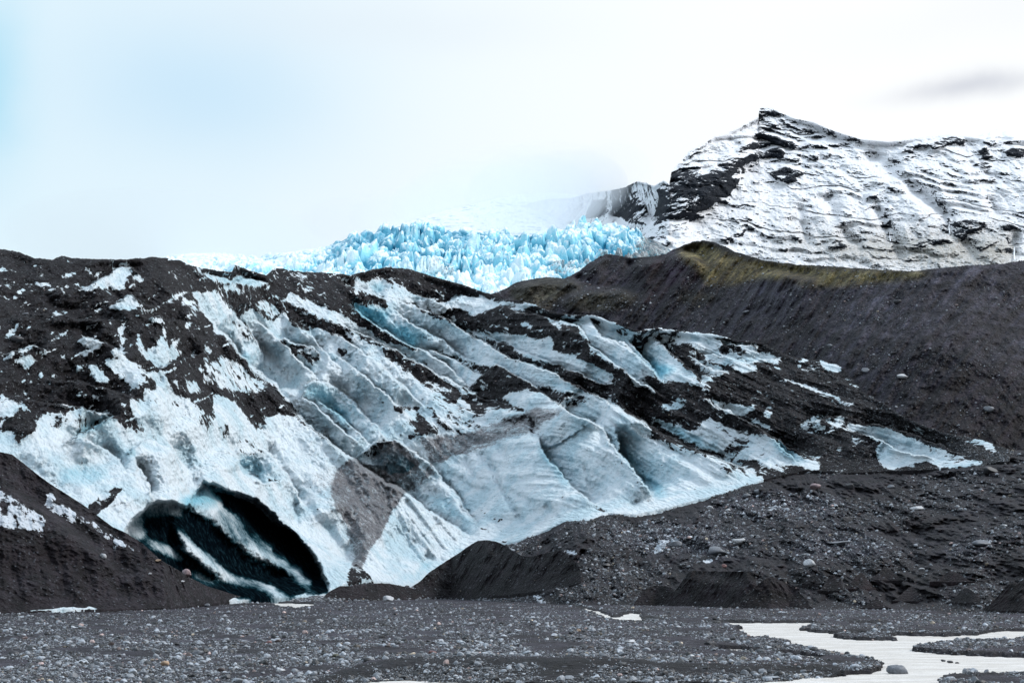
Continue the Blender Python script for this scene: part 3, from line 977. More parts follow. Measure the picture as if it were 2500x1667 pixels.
# right part (crop 5): mostly debris, ice windows in it
rt = new_map(0.0)
fill(rt, 5, [(330, 240), (0, 190), (60, 240), (160, 240), (420, 240), (620, 300), (760, 300), (1200, 300), (1500, 560), (2400, 900), (2400, 1300), (1500, 1300), (860, 1130), (700, 1030), (500, 960), (350, 900), (240, 860), (180, 790), (90, 740), (0, 650), (-20, 560), (0, 440), (40, 470), (60, 500), (150, 600), (260, 660)], 1.0)
deb = np.maximum(deb, rt)
for p, v in [
    ([(-60, 170), (0, 205), (70, 270), (150, 260), (230, 330), (300, 380), (380, 440), (440, 490), (520, 560), (525, 592), (430, 555), (330, 540), (260, 530), (250, 520), (170, 515), (200, 570), (232, 612), (130, 560), (60, 480), (0, 450), (-60, 400)], 0.04),
    ([(240, 270), (330, 290), (400, 260), (540, 270), (560, 285), (620, 330), (700, 320), (740, 320), (840, 345), (800, 375), (700, 370), (640, 330), (580, 350), (640, 390), (850, 370), (900, 380), (960, 410), (940, 440), (800, 440), (810, 470), (760, 490),
      (700, 480), (640, 450), (540, 420), (480, 380), (360, 330), (280, 300)], 0.12),
    ([(430, 390), (540, 440), (640, 480), (670, 500), (600, 515), (500, 480), (460, 440)], 0.25),
    ([(490, 490), (560, 520), (580, 550), (520, 545)], 0.1),
    ([(1045, 440), (1070, 400), (1130, 380), (1160, 400), (1100, 430), (1060, 460)], 0.15), ([(1170, 400), (1200, 390), (1250, 430), (1305, 450), (1300, 480), (1270, 490), (1200, 460)], 0), ([(1060, 460), (1140, 470), (1180, 490), (1080, 482)], 0.1),
    ([(900, 440), (950, 470), (1010, 475), (940, 480)], 0.15),
    ([(500, 640), (560, 640), (640, 670), (800, 680), (820, 710), (760, 720), (640, 710), (560, 680)], 0.18), ([(620, 700), (700, 700), (760, 720), (750, 742), (640, 730)], 0),
    ([(750, 765), (830, 770), (935, 822), (860, 812)], 0), ([(850, 700), (930, 690), (900, 740), (860, 770)], 0.3), ([(270, 690), (330, 660), (400, 680), (380, 700), (300, 712)], 0.1),
    ([(330, 620), (420, 640), (450, 640), (400, 665)], 0.35),
    ([(-30, 640), (60, 720), (180, 780), (220, 850), (260, 880), (330, 900), (420, 930), (520, 980), (640, 1000), (760, 1040), (830, 1080), (850, 1110), (780, 1135), (720, 1155), (660, 1165), (500, 1215), (320, 1270), (250, 1280), (130, 1320), (0, 1300), (-40, 900)], 0.04),
    ([(480, 960), (640, 985), (780, 1040), (830, 1080), (700, 1085), (560, 1030)], 0.42), ([(200, 850), (330, 900), (420, 930), (520, 980), (440, 960), (340, 940), (240, 890)], 0.5),
    ([(190, 740), (260, 770), (340, 800), (420, 830), (500, 800), (550, 740), (620, 800), (700, 820), (800, 840), (900, 870), (1000, 930), (1100, 980), (1170, 970), (1195, 1020), (1170, 1052), (1100, 1047), (1000, 1020), (860, 1000), (740, 990), (640, 970),
      (520, 930), (400, 880), (300, 820)], 0.06),
    ([(540, 790), (620, 800), (760, 840), (880, 860), (820, 900), (680, 860), (600, 850)], 0.40),
    ([(1060, 970), (1170, 965), (1195, 1020), (1120, 1000)], 0.40),
    ([(1065, 800), (1100, 770), (1160, 730), (1200, 790), (1300, 740), (1340, 760), (1320, 790), (1240, 840), (1190, 850), (1110, 830)], 0.28),
    ([(1320, 800), (1360, 780), (1440, 790), (1520, 805), (1600, 820), (1700, 870), (1800, 910), (1950, 960), (2040, 990), (2130, 1010), (2080, 1035), (1860, 1035), (1780, 1005), (1700, 1012), (1600, 1052), (1560, 1042), (1510, 1000), (1500, 940),
      (1530, 890), (1470, 870), (1400, 830), (1320, 820)], 0.0),
    ([(1800, 920), (1950, 965), (2040, 1000), (1940, 1010), (1840, 980)], 0.3),
    ([(1650, 800), (1760, 800), (1800, 850), (1740, 850)], 0.32), ([(2010, 880), (2100, 870), (2160, 890), (2200, 940), (2160, 952), (2090, 910), (2030, 902)], 0.2), ([(1850, 840), (1930, 870), (2000, 870), (1990, 882), (1890, 872)], 0.2),
    ([(820, 1000), (950, 1010), (1020, 1040), (960, 1060), (870, 1080), (830, 1050)], 0.42),
    ([(1370, 850), (1430, 880), (1400, 900), (1375, 890)], 0.2), ([(1265, 930), (1310, 935), (1290, 955)], 0.1),
]:
    fill(deb, 5, p, v)
fill(deb, 5, [(620, 930), (680, 880), (740, 870), (780, 910), (720, 960), (650, 970)], 0.72)
fill(deb, 5, [(410, 780), (440, 780), (480, 830), (440, 820)], 0.8)
fill(deb, 5, [(1080, 390), (1130, 390), (1150, 410), (1110, 420)], 0.7)
fill(deb, 5, [(640, 340), (700, 340), (780, 375), (860, 385), (700, 390), (650, 370)], 0.85)
fill(deb, 5, [(560, 430), (640, 450), (660, 470), (600, 470)], 0.8)
fill(deb, 5, [(280, 290), (420, 320), (540, 410), (480, 400), (380, 340)], 0.75)
fill(deb, 3, [(2180, 620), (2260, 650), (2351, 690), (2351, 720), (2230, 670)], 0.6)
for p, w in [([(915, 520), (1000, 545), (1060, 555), (1130, 590), (1220, 620), (1300, 650), (1385, 692)], 7), ([(1330, 550), (1380, 565), (1435, 588)], 4)]:
    stroke(deb, 5, p, w, 0.0)

# brown dirt bands and dark dirty ice
fill(dirt, 3, [(600, 1290), (900, 1270), (1150, 1200), (1320, 1140), (1440, 1090), (1560, 1090), (1600, 1120), (1480, 1180), (1400, 1260), (1300, 1290), (1200, 1300), (980, 1360), (850, 1410), (720, 1460), (640, 1360)], 0.75)
fill(dirt, 4, [(300, 380), (340, 270), (440, 180), (560, 230), (680, 320), (790, 400), (760, 470), (700, 560), (640, 680), (580, 790), (540, 880), (500, 960), (440, 930), (450, 800), (400, 640), (330, 520)], 0.85)
fill(dirt, 4, [(160, 300), (300, 240), (340, 270), (300, 380), (330, 520), (400, 640), (450, 800), (440, 900), (380, 740), (300, 560), (200, 420)], 0.38)
fill(dirt, 4, [(880, 260), (980, 220), (1000, 300), (900, 330), (800, 420), (720, 360), (640, 300), (560, 180), (640, 60), (740, 70), (900, 200)], 0.9)
fill(dirt, 4, [(720, 360), (800, 300), (960, 240), (940, 330), (880, 420), (800, 400)], 0.6)
stroke(dirt, 3, [(640, 1380), (720, 1465), (850, 1415), (1000, 1370), (1200, 1320)], 6, 1.1)
stroke(dirt, 4, [(790, 410), (740, 480), (690, 560), (640, 660), (580, 770)], 10, 1.15)
stroke(dirt, 3, [(1180, 1190), (1320, 1150), (1420, 1110)], 16, 1.0)
for p, w in [([(1200, 500), (1400, 590), (1600, 640)], 5), ([(1350, 480), (1500, 500)], 4), ([(1540, 520), (1640, 512)], 5), ([(2020, 515), (2180, 550)], 8), ([(2040, 460), (2160, 530), (2300, 560)], 5)]:
    stroke(deb, 4, p, w / 1.6, 0.95)
fill(deb, 4, [(400, 1000), (430, 940), (470, 900), (520, 940), (600, 1030), (520, 1010), (420, 1060)], 0.8)
fill(deb, 4, [(1285, 665), (1320, 650), (1390, 700), (1420, 730), (1340, 680)], 0.9)
fill(deb, 4, [(1430, 720), (1500, 750), (1480, 770), (1440, 750)], 0.8)
fill(deb, 4, [(1700, 560), (1800, 590), (1740, 600)], 0.45)
fill(deb, 4, [(470, 175), (560, 110), (600, 80), (650, 60), (720, 60), (740, 80), (660, 100), (600, 180), (540, 200)], 0.62)
fill(dark, 4, [(470, 175), (590, 90), (640, 70), (720, 90), (820, 190), (860, 250), (800, 290), (700, 300), (640, 270), (560, 230)], 0.50)
for c, p, v in [
    (3, [(120, 375), (160, 390), (330, 410), (420, 440), (400, 520), (560, 560), (640, 640), (600, 700), (500, 640), (290, 520), (180, 440)], 0.55),
    (3, [(120, 375), (200, 400), (260, 460), (330, 540), (290, 520), (180, 440)], 0.85),
    (3, [(440, 500), (560, 560), (640, 650), (780, 630), (760, 590), (640, 560), (560, 500)], 0.3),
    (3, [(320, 240), (370, 260), (380, 350), (330, 310), (290, 270)], 0.55),
    (3, [(1240, 820), (1500, 880), (1700, 960), (1780, 1000), (1600, 1000), (1400, 900)], 0.35),
    (1, [(1600, 800), (1700, 860), (1740, 920), (1660, 960), (1640, 900)], 0.45),
    (1, [(2030, 1150), (2060, 1090), (2130, 1055), (2200, 1080), (2260, 1180), (2360, 1300), (2400, 1400), (2300, 1340), (2200, 1240), (2130, 1190)], 0.42),
    (1, [(2200, 1180), (2320, 1230), (2350, 1330), (2260, 1270)], 0.5),
    (2, [(500, 180), (560, 130), (640, 90), (790, 30), (740, 70), (620, 130), (560, 160), (480, 210)], 0.95),  # crevasse wall: its shade painted as deep blue, next entry too
    (2, [(850, 330), (870, 280), (930, 240), (900, 290), (860, 340)], 0.95),
    (2, [(360, 420), (560, 360), (720, 390), (760, 460), (560, 520), (400, 500)], 0.38),
    (2, [(1590, 330), (1700, 300), (1800, 380), (1780, 480), (1680, 440), (1620, 400)], 0.4),
    (2, [(1290, 560), (1400, 520), (1500, 620), (1400, 660), (1290, 640)], 0.5),
    (2, [(1190, 620), (1300, 580), (1320, 640), (1280, 680), (1220, 650)], 0.6),
    (4, [(870, 420), (1000, 420), (1160, 500), (1280, 660), (1100, 600), (960, 500)], 0.35),
    (4, [(1690, 30), (1740, 130), (1850, 270), (1930, 390), (1900, 400), (1800, 270), (1700, 150)], 0.6),
    (4, [(560, 960), (700, 1030), (860, 1040), (960, 960), (1000, 890), (940, 850), (860, 960), (700, 1000)], 0.35),
    (5, [(180, 400), (260, 440), (360, 470), (280, 520), (240, 500)], 0.75),
    (5, [(95, 320), (200, 420), (260, 520), (200, 440), (120, 380)], 0.75),
    (5, [(0, 800), (60, 900), (180, 1050), (300, 1130), (300, 1250), (220, 1200), (120, 1060), (30, 960)], 0.45),
    (5, [(190, 740), (340, 800), (470, 870), (600, 930), (640, 970), (520, 930), (400, 880), (280, 810)], 0.6),
    (5, [(880, 870), (950, 880), (1090, 1040), (1020, 1010)], 0.6),
    (5, [(1470, 850), (1530, 810), (1620, 850), (1740, 930), (1600, 930), (1560, 890), (1520, 880)], 0.3),
    (5, [(560, 280), (640, 320), (620, 330)], 0.4), (5, [(580, 400), (760, 400), (900, 400), (820, 440), (660, 430)], 0.35),
    (4, [(470, 110), (420, 150), (340, 70), (230, 0), (330, 0), (420, 40), (560, 90)], 0.25),
]:
    fill(blue, c, p, v)
deb = blur(deb, 1) * 0.60 + blur(deb, 4) * 0.26 + blur(deb, 14) * 0.14
_p, _q = MU * 0.90 - MV * 0.43, MU * 0.43 + MV * 0.90
deb -= 0.62 * sstep(0.42, 0.62, fbm(_p / 42 + 0.6 * fbm(MU / 60, MV / 60, 2, 922), _q / 13, 4, 921)) * sstep(1150, 700, MU) * sstep(0.6, 0.9, deb)
deb -= 0.50 * sstep(0.46, 0.66, fbm((MU * 0.83 + MV * 0.55) / 60, (MV * 0.83 - MU * 0.55) / 11, 4, 923)) * sstep(600, 900, MU) * sstep(1900, 1700, MU) * sstep(0.6, 0.9, deb)
dirt = 0.55 * blur(dirt, 1) + 0.45 * blur(dirt, 6)
blue = blur(blue, 5)

# ------------------------------------------------------------------ relief of the glacier tongue, metres away from the viewer
rel = new_map(0.0)
# the long rib from the crest to the front
scarp(rel, 10, [(470, 713), (500, 765), (525, 800), (560, 840), (593, 876), (650, 941), (705, 995), (759, 1043), (809, 1085), (870, 1130), (920, 1165), (985, 1200), (1050, 1250), (1100, 1282), (1172, 1320)], 26, 95, -7, 60, 5)
for ap, wp, an, wn, c, p in [
    (12, 50, -3, 30, 3, [(0, 490), (340, 650), (700, 840), (960, 975), (1060, 1030), (1290, 1100)]),
    (16, 60, -3, 30, 3, [(110, 370), (290, 520), (500, 640), (620, 700), (800, 800), (960, 960)]),
    (9, 45, -5, 50, 3, [(400, 350), (640, 430), (780, 480), (900, 570), (1240, 760), (1560, 880), (1820, 1010), (2200, 1240), (2351, 1330)]),
    (9, 35, -3, 30, 3, [(420, 430), (560, 520), (700, 600), (780, 640), (900, 740), (1040, 800)]),
    (6, 30, -3, 30, 3, [(620, 700), (700, 710), (800, 740), (960, 830), (1070, 890)]),
    (7, 35, -3, 30, 3, [(970, 580), (1270, 695), (1480, 775), (1760, 890), (2010, 1000)]),
    (8, 45, -3, 40, 3, [(1160, 405), (1500, 490), (1700, 540), (1780, 680), (2080, 900), (2351, 1060)]),
    (7, 35, -4, 60, 3, [(950, 960), (1060, 870), (1130, 800), (1250, 860), (1410, 960), (1500, 1030), (1600, 1090)]),
    (12, 60, -6, 60, 3, [(1560, 1080), (1640, 1130), (1760, 1180), (1870, 1230)]),
    (8, 35, -4, 50, 3, [(1760, 475), (1850, 620), (2000, 660), (2100, 760), (2240, 890)]),
    (14, 40, -3, 40, 3, [(2030, 640), (2150, 780), (2250, 890)]),
    (9, 40, -3, 30, 5, [(230, 300), (330, 390), (430, 470), (520, 550)]),
    (11, 60, -4, 50, 5, [(0, 800), (30, 950), (120, 1060), (190, 1150), (240, 1250)]),
    (12, 50, -4, 50, 5, [(0, 650), (190, 790), (400, 905), (640, 1000), (840, 1090)]),
    (9, 40, -4, 40, 5, [(500, 640), (700, 740), (860, 830), (1000, 920), (1180, 990)]),
    (6, 20, -3, 30, 5, [(890, 860), (1000, 960), (1100, 1045)]),
    (6, 30, -6, 40, 5, [(1320, 820), (1480, 865), (1530, 890), (1640, 940), (1900, 1000)]),
    (5, 30, -4, 30, 5, [(1340, 760), (1600, 810), (1800, 880), (2040, 980)]),
    (6, 30, -3, 30, 5, [(1060, 800), (1240, 740), (1340, 745)]),
    (5, 25, -3, 30, 5, [(560, 290), (640, 340), (760, 330), (860, 350)]),
    (5, 25, -3, 30, 5, [(480, 380), (640, 400), (760, 430), (960, 410)]),
    (6, 25, -3, 30, 5, [(440, 400), (560, 480), (680, 500)]),
    (5, 60, -8, 60, 4, [(470, 180), (600, 80), (720, 60), (860, 140), (960, 220), (1080, 370), (1200, 500), (1290, 660)]),
    (8, 30, -4, 30, 4, [(1300, 740), (1480, 770), (1640, 715), (1860, 605)]),
    (13, 60, -3, 60, 4, [(1680, 20), (1730, 150), (1850, 290), (1930, 390), (2010, 450), (2170, 545)]),
    (5.5, 34, -4, 40, 3, [(1870, 1220), (1900, 1330), (2020, 1440), (2110, 1567), (2200, 1700)]),
    (5, 30, -3, 30, 2, [(400, 245), (500, 180), (620, 125), (800, 25)]),
    (4, 40, -3, 30, 2, [(840, 390), (860, 300), (930, 235), (1020, 200), (1150, 270), (1280, 420)]),
    (3, 60, -3, 40, 2, [(1600, 300), (1620, 400), (1690, 460), (1780, 495), (1900, 480)]),
    (6, 50, -3, 40, 1, [(1640, 900), (1720, 960), (1850, 1060), (1930, 1160)]),
    (6, 50, -2, 30, 1, [(2030, 1160), (2060, 1090), (2130, 1050), (2180, 1060)]),
    (9, 40, -4, 40, 1, [(2030, 1150), (2120, 1200), (2250, 1330), (2330, 1400), (2420, 1470)]),
    (7, 40, -4, 40, 1, [(1870, 790), (1930, 755), (1990, 800), (2120, 830), (2170, 910)]),
    (8, 60, -3, 60, 1, [(1460, 680), (1560, 790), (1640, 900)]),
    (5, 40, -3, 40, 1, [(1560, 560), (1690, 720), (1760, 850), (1800, 950)]),
    (9, 40, -4, 30, 1, [(1330, 310), (1480, 350), (1570, 385), (1690, 365), (1800, 400)]),
    (5, 40, -5, 40, 1, [(980, 640), (1040, 612), (1120, 640), (1260, 640)]),
    (5, 40, -5, 40, 1, [(740, 550), (860, 475), (960, 520), (1080, 560)]),
    (5, 30, -5, 40, 1, [(515, 440), (700, 350), (800, 290), (870, 285), (1000, 370)]),
    (5, 30, -5, 40, 1, [(500, 780), (580, 750), (720, 800), (860, 890)]),
    (5, 30, -5, 40, 1, [(0, 870), (110, 850), (230, 810), (320, 850)]),
    (7, 60, -4, 60, 1, [(880, 960), (1000, 1005), (1080, 955), (1240, 900), (1420, 850)]),
    (6, 60, -4, 60, 1, [(0, 1130), (300, 1200), (560, 1230), (800, 1290)]),
    (5, 60, -4, 60, 1, [(0, 640), (300, 600), (600, 640), (860, 640)]),
    (5, 60, -4, 60, 1, [(300, 1040), (560, 1060), (800, 1130), (960, 1200)]),
    (6, 40, -3, 40, 3, [(0, 570), (180, 680), (340, 800), (520, 960), (660, 1090)]),
    (6, 45, -3, 40, 3, [(0, 700), (140, 790), (300, 930), (470, 1070), (600, 1200)]),
    (8, 40, -4, 40, 3, [(-80, 1040), (0, 1085), (130, 1190), (230, 1290), (300, 1350)]),
    (5, 40, -3, 40, 3, [(-100, 900), (60, 960), (180, 1060), (300, 1190), (400, 1300)]),
    (5, 45, -3, 40, 1, [(1700, 640), (1800, 700), (1950, 830), (2060, 960), (2180, 1060)]),
    (5, 45, -3, 40, 1, [(1900, 600), (2040, 700), (2200, 860), (2330, 1010)]),
    (6, 45, -5, 60, 2, [(900, 330), (960, 420), (1020, 560), (1040, 620)]),
    (5, 45, -5, 60, 2, [(1120, 200), (1200, 360), (1270, 520), (1320, 580)]),
    (5, 50, -5, 60, 2, [(1500, 230), (1600, 330), (1680, 440), (1790, 500)]),
    (5, 50, -4, 60, 2, [(1700, 220), (1850, 330), (1980, 500), (2060, 700)]),
    (5, 50, -4, 60, 2, [(500, 180), (640, 230), (800, 330), (860, 420)]),
    (8, 40, -4, 30, 8, [(780, 450), (960, 500), (1010, 530)]),
    (6, 30, -4, 30, 3, [(560, 320), (700, 370), (790, 400), (900, 340), (1100, 370)]),
]:
    scarp(rel, c, p, ap * 1.15, wp * 1.25, an, wn)
for a_, w, c, p in [
    (3.0, 8, 4, [(1000, 230), (1060, 330), (1150, 450), (1290, 660)]), (2.5, 7, 4, [(1290, 110), (1380, 230), (1440, 380), (1560, 560), (1630, 710)]), (1.8, 6, 4, [(1200, 130), (1210, 220), (1300, 360)]),
    (1.6, 6, 4, [(1720, 500), (1860, 600)]), (1.5, 6, 4, [(2000, 200), (2080, 440)]), (2.0, 9, 3, [(1000, 1370), (1100, 1480), (1110, 1560)]), (2.0, 8, 3, [(1140, 1330), (1200, 1440)]),
    (2.0, 8, 4, [(1440, 380), (1600, 470), (1720, 500)]), (1.5, 6, 4, [(1040, 260), (1260, 380), (1440, 430)]),
    (4.0, 22, 4, [(480, 960), (440, 860), (450, 740), (400, 600), (330, 520)]), (3.0, 16, 4, [(990, 900), (960, 860), (930, 840)]), (3.0, 8, 4, [(1010, 910), (1060, 860)]),
    (7.0, 34, 2, [(1290, 640), (1275, 520), (1275, 420), (1310, 320)]), (5.0, 28, 2, [(1275, 440), (1230, 300), (1150, 180), (1100, 40)]), (5.0, 30, 2, [(1290, 420), (1390, 310), (1500, 220), (1600, 150)]), (4.0, 26, 2, [(1020, 620), (980, 500), (960, 400), (1000, 300)]), (5, 40, 2, [(1620, 340), (1660, 430), (1760, 470)]), (2.0, 10, 2, [(1970, 600), (2010, 700), (1990, 820)]),
    (4, 34, 1, [(930, 1290), (1000, 1400), (1120, 1500)]), (4, 34, 2, [(0, 330), (200, 420), (420, 540), (560, 620)]), (4, 36, 2, [(820, 250), (700, 330), (560, 380), (480, 500)]), (4, 30, 1, [(1380, 780), (1330, 960), (1440, 1150), (1460, 1330)]), (4, 26, 1, [(1130, 1040), (1200, 1200), (1180, 1400)]),
    (5, 34, 1, [(1640, 940), (1760, 1000), (1900, 1000), (2080, 1100)]), (7, 28, 1, [(1700, 760), (1800, 860), (1960, 930)]), (5, 40, 1, [(2180, 720), (2250, 860), (2400, 1000)]), (5, 44, 3, [(0, 900), (150, 1000), (300, 1060), (420, 1180)]), (5, 34, 3, [(420, 1020), (600, 1100), (640, 1230)]),
    (4, 44, 2, [(1900, 480), (2000, 640), (2060, 800), (2140, 960)]), (6, 30, 4, [(230, 560), (330, 760), (420, 930)]), (3, 44, 4, [(640, 700), (780, 800), (900, 860)]),
    (3.5, 14, 3, [(1290, 1100), (1350, 1180), (1400, 1230), (1420, 1340)]), (3, 12, 3, [(250, 1350), (320, 1340), (310, 1470)]),
    (2.5, 14, 3, [(1500, 900), (1650, 960), (1800, 1020)]), (3, 14, 1, [(1100, 950), (1060, 1060), (960, 1190), (930, 1290)]),
    (3, 14, 5, [(650, 1130), (660, 1160)]), (4, 14, 5, [(110, 1230), (140, 1290)]), (2.5, 10, 5, [(1470, 1000), (1520, 960), (1560, 900)]),
    (2.5, 12, 1, [(300, 700), (500, 690), (700, 720)]), (2.5, 12, 1, [(250, 500), (420, 560), (600, 560)]),
]:
    groove(rel, c, p, a_, w)

# ice cave: a deep recess with ice ribs standing in it
cave = new_map(0.0)
CAVE = [(850, 820), (900, 750), (950, 690), (1010, 640), (1080, 620), (1160, 625), (1220, 645), (1290, 655), (1300, 590), (1380, 500), (1430, 500), (1500, 530), (1580, 567), (1650, 572), (1720, 610), (1800, 670), (1900, 760), (2000, 850), (2080, 930),
        (2140, 1010), (2180, 1100), (2210, 1190), (2212, 1250), (2120, 1262), (2050, 1255), (1980, 1275), (1900, 1300), (1750, 1310), (1560, 1270), (1300, 1180), (1000, 1000), (860, 880)]
fill(cave, 2, CAVE, 1.0)
cave_b = blur(cave, 1)
deb *= 1 - cave_b
dirt *= 1 - cave_b
cd = new_map(0.0)
fill(cd, 2, CAVE, 20.0)
cave_shade = new_map(0.0)
fill(cave_shade, 2, CAVE, 1.0)  # shade inside the recess, painted into the ice colour
# roof curving in: shade painted thinner
fill(cave_shade, 2, [(940, 700), (1010, 640), (1080, 620), (1160, 625), (1250, 680), (1260, 740), (1100, 730), (1000, 750), (960, 770)], 0.58)
fill(cave_shade, 2, [(850, 820), (900, 750), (950, 720), (985, 760), (960, 800), (1000, 870), (940, 880)], 0.36)
fill(cave_shade, 2, [(890, 760), (915, 750), (940, 780), (920, 800)], 0.9)
fill(cave_shade, 2, [(960, 880), (1080, 880), (1180, 940), (1260, 1020), (1160, 1010), (1040, 960)], 0.5)
fill(cave_shade, 2, [(1290, 1060), (1400, 1120), (1500, 1190), (1400, 1180), (1290, 1130)], 0.5)
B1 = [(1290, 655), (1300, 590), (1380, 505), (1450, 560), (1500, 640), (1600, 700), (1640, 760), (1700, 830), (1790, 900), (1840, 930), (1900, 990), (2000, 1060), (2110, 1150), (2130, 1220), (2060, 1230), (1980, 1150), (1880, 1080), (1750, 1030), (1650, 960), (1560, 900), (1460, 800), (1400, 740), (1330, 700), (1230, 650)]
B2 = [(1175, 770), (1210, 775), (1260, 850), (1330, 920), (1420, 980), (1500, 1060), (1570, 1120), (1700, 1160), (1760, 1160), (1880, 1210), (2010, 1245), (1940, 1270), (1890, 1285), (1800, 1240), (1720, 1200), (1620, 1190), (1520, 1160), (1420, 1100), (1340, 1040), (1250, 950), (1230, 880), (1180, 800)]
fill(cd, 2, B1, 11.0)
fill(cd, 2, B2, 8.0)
fill(cave_shade, 2, B1, 0.46)
fill(cave_shade, 2, B2, 0.44)
fill(cave_shade, 2, [(1450, 700), (1560, 720), (1640, 760), (1560, 800), (1480, 770)], 0.62)
fill(cave_shade, 2, [(1560, 790), (1640, 770), (1740, 880), (1790, 960), (1730, 960), (1640, 900)], 0.62)
fill(cave_shade, 2, [(1880, 1020), (2000, 1100), (2060, 1190), (1980, 1140)], 0.45)
fill(cave_shade, 2, [(1700, 1160), (1760, 1160), (1800, 1230), (1740, 1210)], 0.5)
fill(cave_shade, 2, [(1175, 765), (1215, 775), (1250, 850), (1230, 900), (1190, 830)], 0.5)
fill(cave_shade, 2, [(1300, 600), (1380, 505), (1440, 560), (1500, 640), (1400, 720), (1330, 700), (1290, 660)], 0.02)
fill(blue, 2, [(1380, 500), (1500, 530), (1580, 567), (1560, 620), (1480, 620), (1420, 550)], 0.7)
fill(cave_shade, 2, [(1460, 740), (1560, 700), (1700, 830), (1800, 900), (1880, 980), (1880, 1080), (1750, 1030), (1650, 960), (1560, 900)], 0.56)
fill(cave_shade, 2, [(1600, 930), (1680, 900), (1800, 960), (1900, 1040), (1860, 1070), (1740, 1020)], 0.34)
fill(cave_shade, 2, [(1230, 850), (1260, 860), (1330, 930), (1420, 1000), (1500, 1080), (1560, 1130), (1500, 1120), (1400, 1060), (1300, 970), (1250, 920)], 0.27)
fill(cave_shade, 2, [(1760, 1190), (1850, 1220), (1960, 1250), (1890, 1280), (1800, 1240)], 0.12)
cave_shade = blur(cave_shade, 4)
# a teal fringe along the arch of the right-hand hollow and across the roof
stroke(cave_shade, 2, [(1400, 510), (1500, 545), (1580, 580), (1660, 590), (1730, 640), (1830, 720), (1930, 810)], 10, 0.50)
dark = np.maximum(dark * (1 - cave), cave_shade * blur(cave, 1))  # painted cave shade joins the dark dirty ice
cdi = np.where(cave > 0.5, cd, 16.0)
cd = blur(cdi, 6) * blur(cave, 1)
rel = rel * 1.3 + cd

# ------------------------------------------------------------------ the glacier tongue
ROT = math.radians(27)


def flow_xy(X, Y):
    return X * math.cos(ROT) + Y * math.sin(ROT), -X * math.sin(ROT) + Y * math.cos(ROT)   # across, along the ribs


def warp_uv(U, V):
    return (U + 7 * fbm(U / 34, V / 34, 4, 901) + 2.5 * fbm(U / 9, V / 9, 3, 902), V + 6 * fbm(U / 34, V / 34, 4, 903) + 2.0 * fbm(U / 9, V / 9, 3, 904))


def glacier_depth(U0, V0_):
    U, V = U0, V0_
    Y0 = ice_Y0(U, V)
    X0 = (U - CX) / F * Y0
    a, b = flow_xy(X0, Y0)
    UW, VW = warp_uv(U, V)
    d = samp(deb, UW, VW)
    foot = sstep(0, 60, ice_bot(U) - V)
    edge = sstep(0, 18, V - ice_top(U))
    rgt = sstep(900, 1200, U + 0.6 * (V - 1100))
    n = 3.6 * fbm(a / 13, b / 60, 3, 11) + (0.7 + 1.5 * rgt) * ridged(a / 5, b / 40, 3, 31)
    n = n + (0.45 * fbm(X0 / 1.2, Y0 / 3.5, 4, 51)) * (1 - d) * (1 + 1.5 * samp(dirt, UW, VW))
    n = n + d * (2.2 * fbm(X0 / 3.5, Y0 / 12, 5, 61, 0.6) + 2.6 * fbm(X0 / 12, Y0 / 40, 4, 71) + 0.7 * ridged(X0 / 1.0, Y0 / 4.0, 3, 75)) - 0.5 * d
    fl = fbm(a / 2.2, b / 24, 3, 81)
    n = n + (0.3 + 0.8 * rgt) * fl
    return Y0 + samp(rel, UW, VW) * foot * edge + n * foot * (0.3 + 0.7 * edge)


us = np.concatenate([np.arange(-900, -40, 9.0), np.arange(-40, 2465, 1.9)])
top_n = lambda u: ice_top(u) + 2.4 * fbm(u / 18, u * 0, 4, 5) + 1.2 * fbm(u / 4, u * 0 + 3, 3, 6)
bot_n = lambda u: ice_bot(u) + 2.0 * fbm(u / 14, u * 0 + 7, 3, 8)
P, U, V, pre = sheet(us, top_n, bot_n, 470, glacier_depth, back=(2, 5, 12, 30, 60), back_s=0.35)
GP, GU, GV = P, U, V
UW, VW = warp_uv(U, V)
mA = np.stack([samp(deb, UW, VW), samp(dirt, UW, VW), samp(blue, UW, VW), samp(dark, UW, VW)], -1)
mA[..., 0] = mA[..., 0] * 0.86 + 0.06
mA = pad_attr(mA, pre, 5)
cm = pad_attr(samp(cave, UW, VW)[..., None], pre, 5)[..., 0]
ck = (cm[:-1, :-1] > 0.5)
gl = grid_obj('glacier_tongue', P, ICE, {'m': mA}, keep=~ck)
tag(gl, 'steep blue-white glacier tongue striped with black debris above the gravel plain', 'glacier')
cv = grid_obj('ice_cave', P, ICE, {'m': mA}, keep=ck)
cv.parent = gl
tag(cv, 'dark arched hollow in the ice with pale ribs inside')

# ------------------------------------------------------------------ icefall behind the tongue
fall_top = curve(10, [(300, 640), (440, 622), (470, 617), (560, 617), (650, 620), (720, 610), (770, 604), (800, 592), (840, 572), (868, 556), (900, 562), (918, 550), (945, 548), (1000, 546), (1060, 550), (1120, 556), (1180, 562), (1240, 562),
                      (1300, 562), (1370, 556), (1400, 548), (1430, 536), (1470, 544), (1520, 543), (1555, 556), (1590, 580), (1640, 604), (1720, 630)])
us2 = np.arange(380, 1700, 1.15)
nr2 = 520
S = np.linspace(0, 1, nr2)[:, None]
Uf = np.repeat(us2[None], nr2, 0)
Vf = 770 + (fall_top(us2)[None] - 770) * S
Yf = 1060 + 560 * S + 0 * Uf
P0 = unproject(Uf, Vf, Yf)
X, Yw = P0[..., 0], P0[..., 1]
big = sstep(620, 900, Uf) * (0.6 + 0.4 * sstep(1640, 1500, Uf))
wx, wy = X + 9 * fbm(X / 40, Yw / 50, 3, 201), Yw + 12 * fbm(X / 50, Yw / 50, 3, 211)
f1, f2, crn, ox, oy = worley(wx / 12.0, wy / 26.0, 3)
